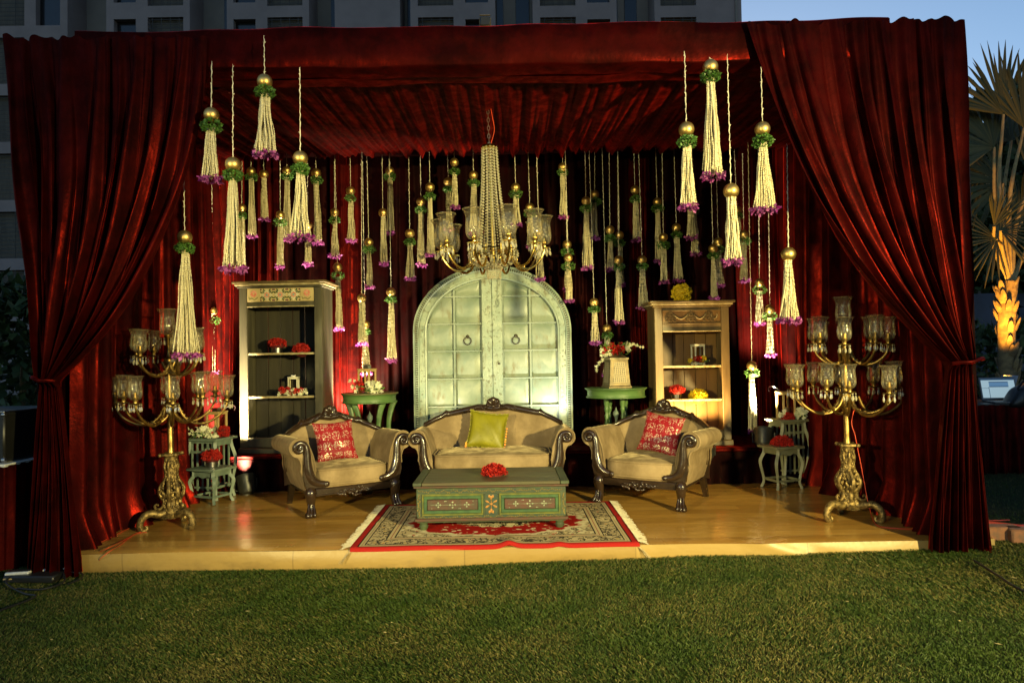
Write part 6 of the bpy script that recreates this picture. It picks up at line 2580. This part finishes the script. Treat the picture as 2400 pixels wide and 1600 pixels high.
def screen_material():
    m = Mat('laptop_screen')
    x, y, z = m.xyz('Generated')
    win = (x - 0.52).abs().lt(0.29) * (z - 0.70).abs().lt(0.115)
    bar = ((z - 0.82).abs().lt(0.018) + (z - 0.575).abs().lt(0.02)).mn(1.0) * (x - 0.52).abs().lt(0.29)
    side = ((x - 0.215).abs().lt(0.008) * (z.lt(0.56)) + (z - 0.50).abs().lt(0.008) * x.lt(0.22)).mn(1.0)
    top = (z - 0.96).abs().lt(0.045)
    c = m.mix(win, (0.36, 0.52, 0.60), (0.10, 0.22, 0.38))
    c = m.mix((bar + side + top).mn(1.0), c, (0.02, 0.05, 0.10))
    m.set(color=(0.01, 0.01, 0.01), rough=0.2, emit=c, emit_s=0.85)
    return m.m


MT['screen'] = screen_material()
MT['laptop'] = pm('laptop_grey', (0.12, 0.12, 0.125), rough=0.35, metal=0.4)
lp = thing('laptop', 'open grey laptop with a lit pale blue screen at the right', 'laptop', (at(2346, 948, 7.98).x, 7.98, zt + 0.001), R(-6))
MB().box((0, -0.12, 0.010), (0.40, 0.25, 0.018), 0.004).build('keyboard_deck', 'laptop', lp)
MB().box((0, -0.10, 0.0202), (0.34, 0.13, 0.002), 0.001).build('keys', 'black', lp)
sc_ = MB().box((0, 0.0, 0.145), (0.40, 0.012, 0.27), 0.004).build('screen_lid', 'laptop', lp)
MB().box((0, -0.0078, 0.150), (0.365, 0.003, 0.228), 0.0005).build('screen', 'screen', sc_)
sc_.location = (0, 0.01, 0.012)
sc_.rotation_euler = (R(-14), 0, 0)
bag = thing('backpack', 'slumped black bag before the laptop at the right edge', 'bag', (at(2392, 985, 7.82).x + 0.08, 7.80, zt + 0.001))
MB().sbox((0, 0, 0.10), (0.24, 0.13, 0.13), 0.6, 30, 16, lambda p: Vector((p.x + 0.04 * math.sin(p.z * 16), p.y, p.z + 0.06 * (p.x / 0.24)))).build('body', 'black', bag, 180)
MB().sbox((0.02, -0.12, 0.05), (0.16, 0.05, 0.07), 0.5, 20, 10).build('front_pocket', 'black', bag, 180)
MB().tube(smooth_path([(-0.16, -0.05, 0.16), (-0.10, -0.10, 0.26), (0.06, -0.10, 0.28), (0.16, -0.06, 0.22)], 5), 0.012, 6).build('strap', 'black', bag)
MB().ell((-0.02, -0.165, 0.09), (0.008, 0.004, 0.008), 8, 6).build('buckle', 'steel', bag)

# kerb bricks and red netting by the right curtain
for k in range(3):
    p = gp(2345 + k * 62, 1264 + k * 7, 0.08)
    o = MB().box((0, 0, 0.05), (0.25, 0.13, 0.11), 0.012).build('kerb_brick', pm('kerb_terracotta', (0.28, 0.12, 0.06), (0.18, 0.10, 0.06), rough=0.85, nscale=14, bump=0.4))
    o.location = p
    o.rotation_euler = (0, 0, R(-8 - 3 * k))
    tag(o, ('terracotta kerb brick nearest the right curtain', 'terracotta kerb brick at the right picture edge', 'terracotta kerb brick last in the row at right')[k], 'brick', 'kerb bricks at the right')
m = MB()
rng_ = random.Random(8)
c0 = gp(2335, 1245, 0.08)
for k in range(16):
    y = c0.y + rng_.uniform(-0.16, 0.20)
    m.tube(smooth_path([(c0.x - 0.22 + rng_.uniform(-.05, .05), y, 0.10), (c0.x, y + rng_.uniform(-.05, .05), 0.125), (c0.x + 0.30, y + rng_.uniform(-.1, .1), 0.10)], 4), 0.004, 5)
o = m.build('red_netting', 'wire_red')
tag(o, 'tangle of orange red cord on the grass by the kerb bricks', 'cord', kind='stuff')

# work lamp on top of the beam
wl = thing('work_lamp', 'small dark floodlight standing on top of the velvet beam', 'lamp', at(1137, 46, 5.0))
wl.location.z = 3.885
MB().box((0, 0, 0.075), (0.075, 0.06, 0.075), 0.006).build('housing', 'black_metal', wl)
MB().box((0, -0.032, 0.075), (0.064, 0.006, 0.060), 0.002).build('glass', 'black', wl)
m = MB()
for s_ in (-1, 1):
    m.box((s_ * 0.041, 0, 0.060), (0.006, 0.02, 0.10), 0.002)
m.box((0, 0, 0.008), (0.088, 0.02, 0.008), 0.002)
m.box((0, -0.036, 0.114), (0.080, 0.012, 0.005), 0.001)
m.build('bracket', 'bronze_lantern', wl)


# ------------------------------------------------------------------ the apartment block behind
MT['block_wall'] = pm('block_plaster', (0.20, 0.175, 0.178), (0.165, 0.145, 0.148), rough=0.9, nscale=0.6, bump=0.15, bscale=20)
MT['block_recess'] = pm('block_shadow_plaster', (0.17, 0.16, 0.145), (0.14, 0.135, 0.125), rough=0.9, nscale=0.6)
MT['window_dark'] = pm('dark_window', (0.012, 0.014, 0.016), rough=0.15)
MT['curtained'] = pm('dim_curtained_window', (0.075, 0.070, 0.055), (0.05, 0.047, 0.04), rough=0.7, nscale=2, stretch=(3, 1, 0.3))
MT['grille'] = pm('iron_grille', (0.02, 0.02, 0.02), rough=0.6)
BY = 35.0


def wall_open(m, x0, x1, z0, z1, ops, y, deep):
    xs = sorted({x0, x1, *[o[0] for o in ops], *[o[1] for o in ops]})
    zs = sorted({z0, z1, *[o[2] for o in ops], *[o[3] for o in ops]})
    xs = [x for x in xs if x0 <= x <= x1]
    zs = [z for z in zs if z0 <= z <= z1]
    for a, b in zip(xs[:-1], xs[1:]):
        for c, d in zip(zs[:-1], zs[1:]):
            mx_, mz_ = (a + b) / 2, (c + d) / 2
            if any(o[0] < mx_ < o[1] and o[2] < mz_ < o[3] for o in ops):
                continue
            m.add([(a, y, c), (b, y, c), (b, y, d), (a, y, d)], [(0, 1, 2, 3)])
    for a, b, c, d in ops:
        m.add([(a, y, c), (b, y, c), (b, y, d), (a, y, d), (a, y + deep, c), (b, y + deep, c), (b, y + deep, d), (a, y + deep, d)], [(0, 4, 5, 1), (1, 5, 6, 2), (2, 6, 7, 3), (3, 7, 4, 0)])


def block():
    root = thing('apartment_building', 'grey apartment block with grilled windows rising behind the stage', 'building', (0, BY, 0))
    px = lambda x: at(x * FR, 60, BY).x
    bays = [(-330, 155, [(-120, 56, 'g'), (82, 138, 'd')], 0.0), (244, 436, [(339, 421, 'g'), (261, 312, 'd')], 0.0), (521, 710, [(614, 695, 'g'), (536, 587, 'd')], 0.0),
            (769, 919, [], 0.0), (943, 1138, [(960, 1042, 'g'), (1069, 1122, 'd')], 0.0), (1224, 1417, [(1241, 1323, 'g'), (1349, 1402, 'd')], 0.0), (1504, 1704, [(1518, 1600, 'g')], 0.0)]
    H = 25.0
    FL = 3.02
    for i, (a, b, wins, dz) in enumerate(bays):
        x0, x1 = px(a), px(b)
        ops = []
        for (wa, wb, kd) in wins:
            base = at(wb * FR, (13 if kd == 'g' else 6) * FR, BY).z if i else at(40, 60 * FR, BY).z
            for k in range(-5, 2):
                if i and k < -1:
                    continue
                z0 = base + k * FL
                z1 = z0 + (2.42 if kd == 'g' else 2.15)
                if i and kd == 'd':
                    z1 = z0 + 2.15
                if z0 < 0.3 or z1 > H - 0.3:
                    continue
                ops.append((px(wa), px(wb), z0, z1, kd))
        m = MB()
        wall_open(m, x0, x1, -0.2, H, [o[:4] for o in ops], 0.0, 0.35)
        for x, s_ in ((x0, -1), (x1, 1)):
            m.add([(x, 0, -0.2), (x, 9, -0.2), (x, 9, H), (x, 0, H)], [(0, 1, 2, 3)])
        m.add([(x0, 0, H), (x1, 0, H), (x1, 9, H), (x0, 9, H)], [(0, 1, 2, 3)])
        m.build('bay', 'block_wall', root, 0, recalc=False)
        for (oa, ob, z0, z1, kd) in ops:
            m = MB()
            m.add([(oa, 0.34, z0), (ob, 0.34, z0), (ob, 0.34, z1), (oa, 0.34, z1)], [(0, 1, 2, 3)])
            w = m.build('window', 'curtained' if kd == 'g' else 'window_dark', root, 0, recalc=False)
            if kd == 'g':
                m = MB()
                for q in range(11):
                    z = z0 + (z1 - z0) * (q + 0.5) / 11
                    m.box(((oa + ob) / 2, 0.06, z), (ob - oa, 0.02, 0.03), 0.0)
                for q in range(4):
                    x = oa + (ob - oa) * (q + 0.5) / 4
                    m.box((x, 0.05, (z0 + z1) / 2), (0.03, 0.02, z1 - z0), 0.0)
                m.build('grille', 'grille', w, 0, recalc=False)
    # recessed strips between the bays
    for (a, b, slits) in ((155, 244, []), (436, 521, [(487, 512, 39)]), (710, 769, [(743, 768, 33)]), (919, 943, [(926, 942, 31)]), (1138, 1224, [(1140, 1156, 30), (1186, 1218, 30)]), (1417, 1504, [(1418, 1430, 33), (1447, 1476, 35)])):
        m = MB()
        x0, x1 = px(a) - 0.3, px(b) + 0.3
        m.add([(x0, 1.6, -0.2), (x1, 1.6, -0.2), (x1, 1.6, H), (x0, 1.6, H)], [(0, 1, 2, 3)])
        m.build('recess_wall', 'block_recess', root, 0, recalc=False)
        for (sa, sb, yb_) in slits:
            z0 = at(sa * FR, yb_ * FR, BY).z
            m = MB().box(((px(sa) + px(sb)) / 2, 1.55, z0 + 1.2), (px(sb) - px(sa), 0.06, 2.4), 0.01)
            m.build('window', 'window_dark', root, 0)
    MB().tube([(px(1691), -0.08, 0), (px(1691), -0.08, H)], 0.06, 6).build('drain_pipe', 'block_recess', root)


block()


# ------------------------------------------------------------------ the fan palm
MT['palm_leaf'] = isl_mat('palm_blades', (0.045, 0.050, 0.018), (0.11, 0.092, 0.028), 0.55, trans=0.15)
MT['palm_stem'] = pm('palm_stalk', (0.34, 0.26, 0.10), (0.25, 0.17, 0.07), rough=0.6, nscale=10)
MT['palm_trunk'] = pm('palm_trunk', (0.28, 0.19, 0.08), (0.12, 0.08, 0.04), rough=0.85, nscale=9, bump=0.6, bscale=22)


def palm():
    Yp = 10.2
    base = at(2362, 900, Yp)
    root = thing('fan_palm', 'fan palm lit orange from below, right of the stage', 'palm tree', (base.x, Yp, 0))
    top = at(2368, 660, Yp)
    L = lambda p: Vector(p) - Vector((base.x, Yp, 0))
    tp = L(top)
    P = smooth_path([(0.02, 0, -0.02), (0.03, 0, 0.6), (0.0, 0, 1.3), (0.02, 0.0, 2.0), tp], 8)
    m = MB().tube(P, lerp_list([0.15, 0.13, 0.11, 0.12, 0.10], len(P)), 12)
    rng = random.Random(6)
    for k in range(60):                     # old leaf bases clasp the trunk
        z = rng.uniform(0.5, tp.z)
        a = rng.uniform(0, 6.28)
        M = rotz(a) @ Matrix.Rotation(R(22), 3, 'Y')
        m.ell((0.02 + 0.12 * math.cos(a), 0.12 * math.sin(a), z), (0.022, 0.045, 0.13), 6, 5, M)
    m.build('trunk', 'palm_trunk', root, 60)
    rngn = np.random.default_rng(4)
    # hub pixel, pointing angle in the picture (deg, 90 = up), reach, lean to the camera, blades
    leaves_ = [(2352, 268, 95, 1.15, -0.25, 26), (2330, 345, 135, 1.2, -0.1, 26), (2350, 430, 160, 1.05, 0.1, 22), (2330, 530, 75, 0.62, -0.3, 9), (2345, 540, 10, 0.75, -0.3, 16),
               (2400, 300, 70, 1.2, -0.2, 24), (2420, 420, 30, 1.1, 0.0, 22), (2335, 560, 200, 0.8, -0.2, 16), (2440, 560, -10, 1.0, 0.0, 20), (2370, 330, 110, 1.15, 0.5, 26), (2310, 400, 175, 1.1, 0.5, 22), (2395, 520, 60, 0.9, 0.3, 20)]
    for (hx, hy, ang, reach, lean, nb) in leaves_:
        h = L(at(hx, hy, Yp + lean * 0.8))
        mid = (tp + h) / 2 + Vector((0.08 * math.cos(R(ang + 90)), 0.05, 0.10))
        S1 = smooth_path([tp + Vector((0, 0, -0.05)), mid, h], 6)
        st = MB().tube(S1, lerp_list([0.045, 0.030, 0.018], len(S1)), 8).build('stalk', 'palm_stem', root)
        axis = Vector((math.cos(R(ang)), lean * 0.5, math.sin(R(ang)))).normalized()
        side = axis.cross(Vector((0.15, -1, 0.2))).normalized()
        nrm = side.cross(axis).normalized()
        V, F = [], []
        spread = R(150 if nb > 12 else 70)
        for k in range(nb):
            a = (k / (nb - 1) - 0.5) * spread + rngn.normal(0, 0.03)
            d = axis * math.cos(a) + side * math.sin(a)
            e = -axis * math.sin(a) + side * math.cos(a)
            l = reach * (0.82 + 0.18 * math.cos(a)) * rngn.uniform(0.85, 1.08)
            w = 0.055 * rngn.uniform(0.8, 1.2) * reach
            droop = Vector((0, -0.08, -0.25)) * rngn.uniform(0.2, 1.0)
            pts = []
            for t, ww in ((0, 0.15), (0.35, 0.8), (0.62, 1.0), (0.85, 0.5), (1.0, 0.04)):
                c = h + d * l * t + droop * l * t ** 3 * 0.6
                pts.append((c - e * w * ww * 0.5 + nrm * 0.004, c + nrm * (0.022 * ww), c + e * w * ww * 0.5 + nrm * 0.004))
            b = len(V)
            for p in pts:
                V += [tuple(q) for q in p]
            for i in range(len(pts) - 1):
                for j in range(2):
                    F.append((b + i * 3 + j, b + i * 3 + j + 1, b + i * 3 + j + 4, b + i * 3 + j + 3))
        np_obj('fan_leaf', V, F, 'palm_leaf', root)


palm()
pp = at(2366, 880, 9.5)
up_l = thing('palm_uplight', 'uplight in a pale shade at the foot of the palm', 'lamp', (pp.x, 9.5, 0.0))
MB().lathe([(0.10, 0.0), (0.10, 0.02), (0.02, 0.03), (0.02, pp.z - 0.16), (0.06, pp.z - 0.15), (0.10, pp.z), (0.095, pp.z), (0.055, pp.z - 0.14)], 18, cap=False).build('shade', pm('pale_blue_shade', (0.30, 0.34, 0.46), rough=0.5), up_l)
lo_ = light('uplight_beam', 'SPOT', (pp.x, 9.5, pp.z), (pp.x + 0.05, 10.1, pp.z + 2.0), 1500, (1.0, 0.46, 0.05), 0.06, 100, 0.7)
lo_.data.energy = 900
lo_.parent = up_l
lo_.location = (0, 0, pp.z - 0.01)

# dark shrubs and a tarpaulin screen close the view beside the palm
MT['tarp'] = pm('blue_tarpaulin', (0.012, 0.028, 0.07), (0.008, 0.020, 0.05), rough=0.5, nscale=3, bump=0.3, bscale=5)
tp_ = thing('tarpaulin_screen', 'dark blue tarpaulin screen behind the palm trunk', 'screen', (9.0, 13.0, 0))
m = MB().surf(lambda u, v: (-2.0 + 6 * u, 0.06 * math.sin(u * 30) + 0.03 * math.sin(v * 7 + u * 5), 2.55 * v), 60, 8)
m.build('sheet', 'tarp', tp_, 180)
for k in range(4):
    MB().tube([(-2.0 + 2 * k, 0.1, 0), (-2.0 + 2 * k, 0.1, 2.6)], 0.03, 8).build('pole', 'black_metal', tp_)


def bush(label, loc, r, n, seed):
    root = thing('shrub', label, 'shrub', loc)
    rng = np.random.default_rng(seed)
    q = sphere_points(n, rng)
    P = q * (rng.uniform(0.5, 1.0, (n, 1)) ** 0.5) * np.array(r) * (1 + 0.2 * np.sin(q[:, :1] * 6 + q[:, 2:] * 5))
    P[:, 2] += r[2]
    P[:, 2] = np.maximum(P[:, 2], 0.05)
    V, F = petal_quads(P, q, 0.16, 0.08, 0.3, 0.6, rng)
    np_obj('foliage', V, F, isl_mat('shrub_leaves', (0.03, 0.055, 0.018), (0.06, 0.09, 0.03), 0.5), root)
    for k in range(5):
        a = rng.uniform(0, 6.28)
        MB().tube([(0, 0, 0), (0.5 * r[0] * math.cos(a), 0.5 * r[1] * math.sin(a), r[2] * 1.2)], 0.02, 6).build('branch', 'palm_trunk', root)


bush('dark leafy shrub behind the left red skirted table', (-5.75, 7.9, 0), (1.0, 0.6, 1.3), 4200, 9)
bush('dark leafy shrub behind the laptop table', (8.1, 11.4, 0), (0.9, 0.6, 0.95), 2600, 5)


def far_tree(label, loc, h, r, seed):
    """a dark broad tree: trunk, limbs and a ragged crown"""
    root = thing('broad_tree', label, 'tree', loc)
    rng = np.random.default_rng(seed)
    MB().tube(smooth_path([(0, 0, 0), (0.1, 0, h * 0.25), (0, 0.1, h * 0.5)], 5), lerp_list([0.22, 0.17, 0.12], 11), 10).build('trunk', 'palm_trunk', root)
    P, N = [], []
    for k in range(16):
        a, t = rng.uniform(0, 6.28), rng.uniform(0.30, 0.92)
        rad = r * rng.uniform(0.2, 0.85) * (1.15 - t)
        c = np.array([rad * math.cos(a), rad * math.sin(a), h * t])
        MB().tube([(0, 0, h * t * 0.6), tuple(c)], lerp_list([0.06, 0.02], 2), 6).build('limb', 'palm_trunk', root)
        q = sphere_points(560, rng)
        cr = r * rng.uniform(0.34, 0.55)
        P.append(c + q * cr * rng.uniform(0.55, 1.0, (560, 1)))
        N.append(q)
    P, N = np.concatenate(P), np.concatenate(N)
    P[:, 2] = np.maximum(P[:, 2], 0.2)
    V, F = petal_quads(P, N, 0.30, 0.13, 0.3, 0.6, rng)
    np_obj('crown', V, F, isl_mat('dark_tree_leaves', (0.022, 0.040, 0.012), (0.050, 0.070, 0.022), 0.5), root)


far_tree('dark broad tree behind the palm, nearest the stage', (10.2, 14.5, 0), 6.4, 2.6, 3)
far_tree('dark broad tree behind the palm, at the right picture edge', (12.6, 15.5, 0), 6.6, 2.8, 8)
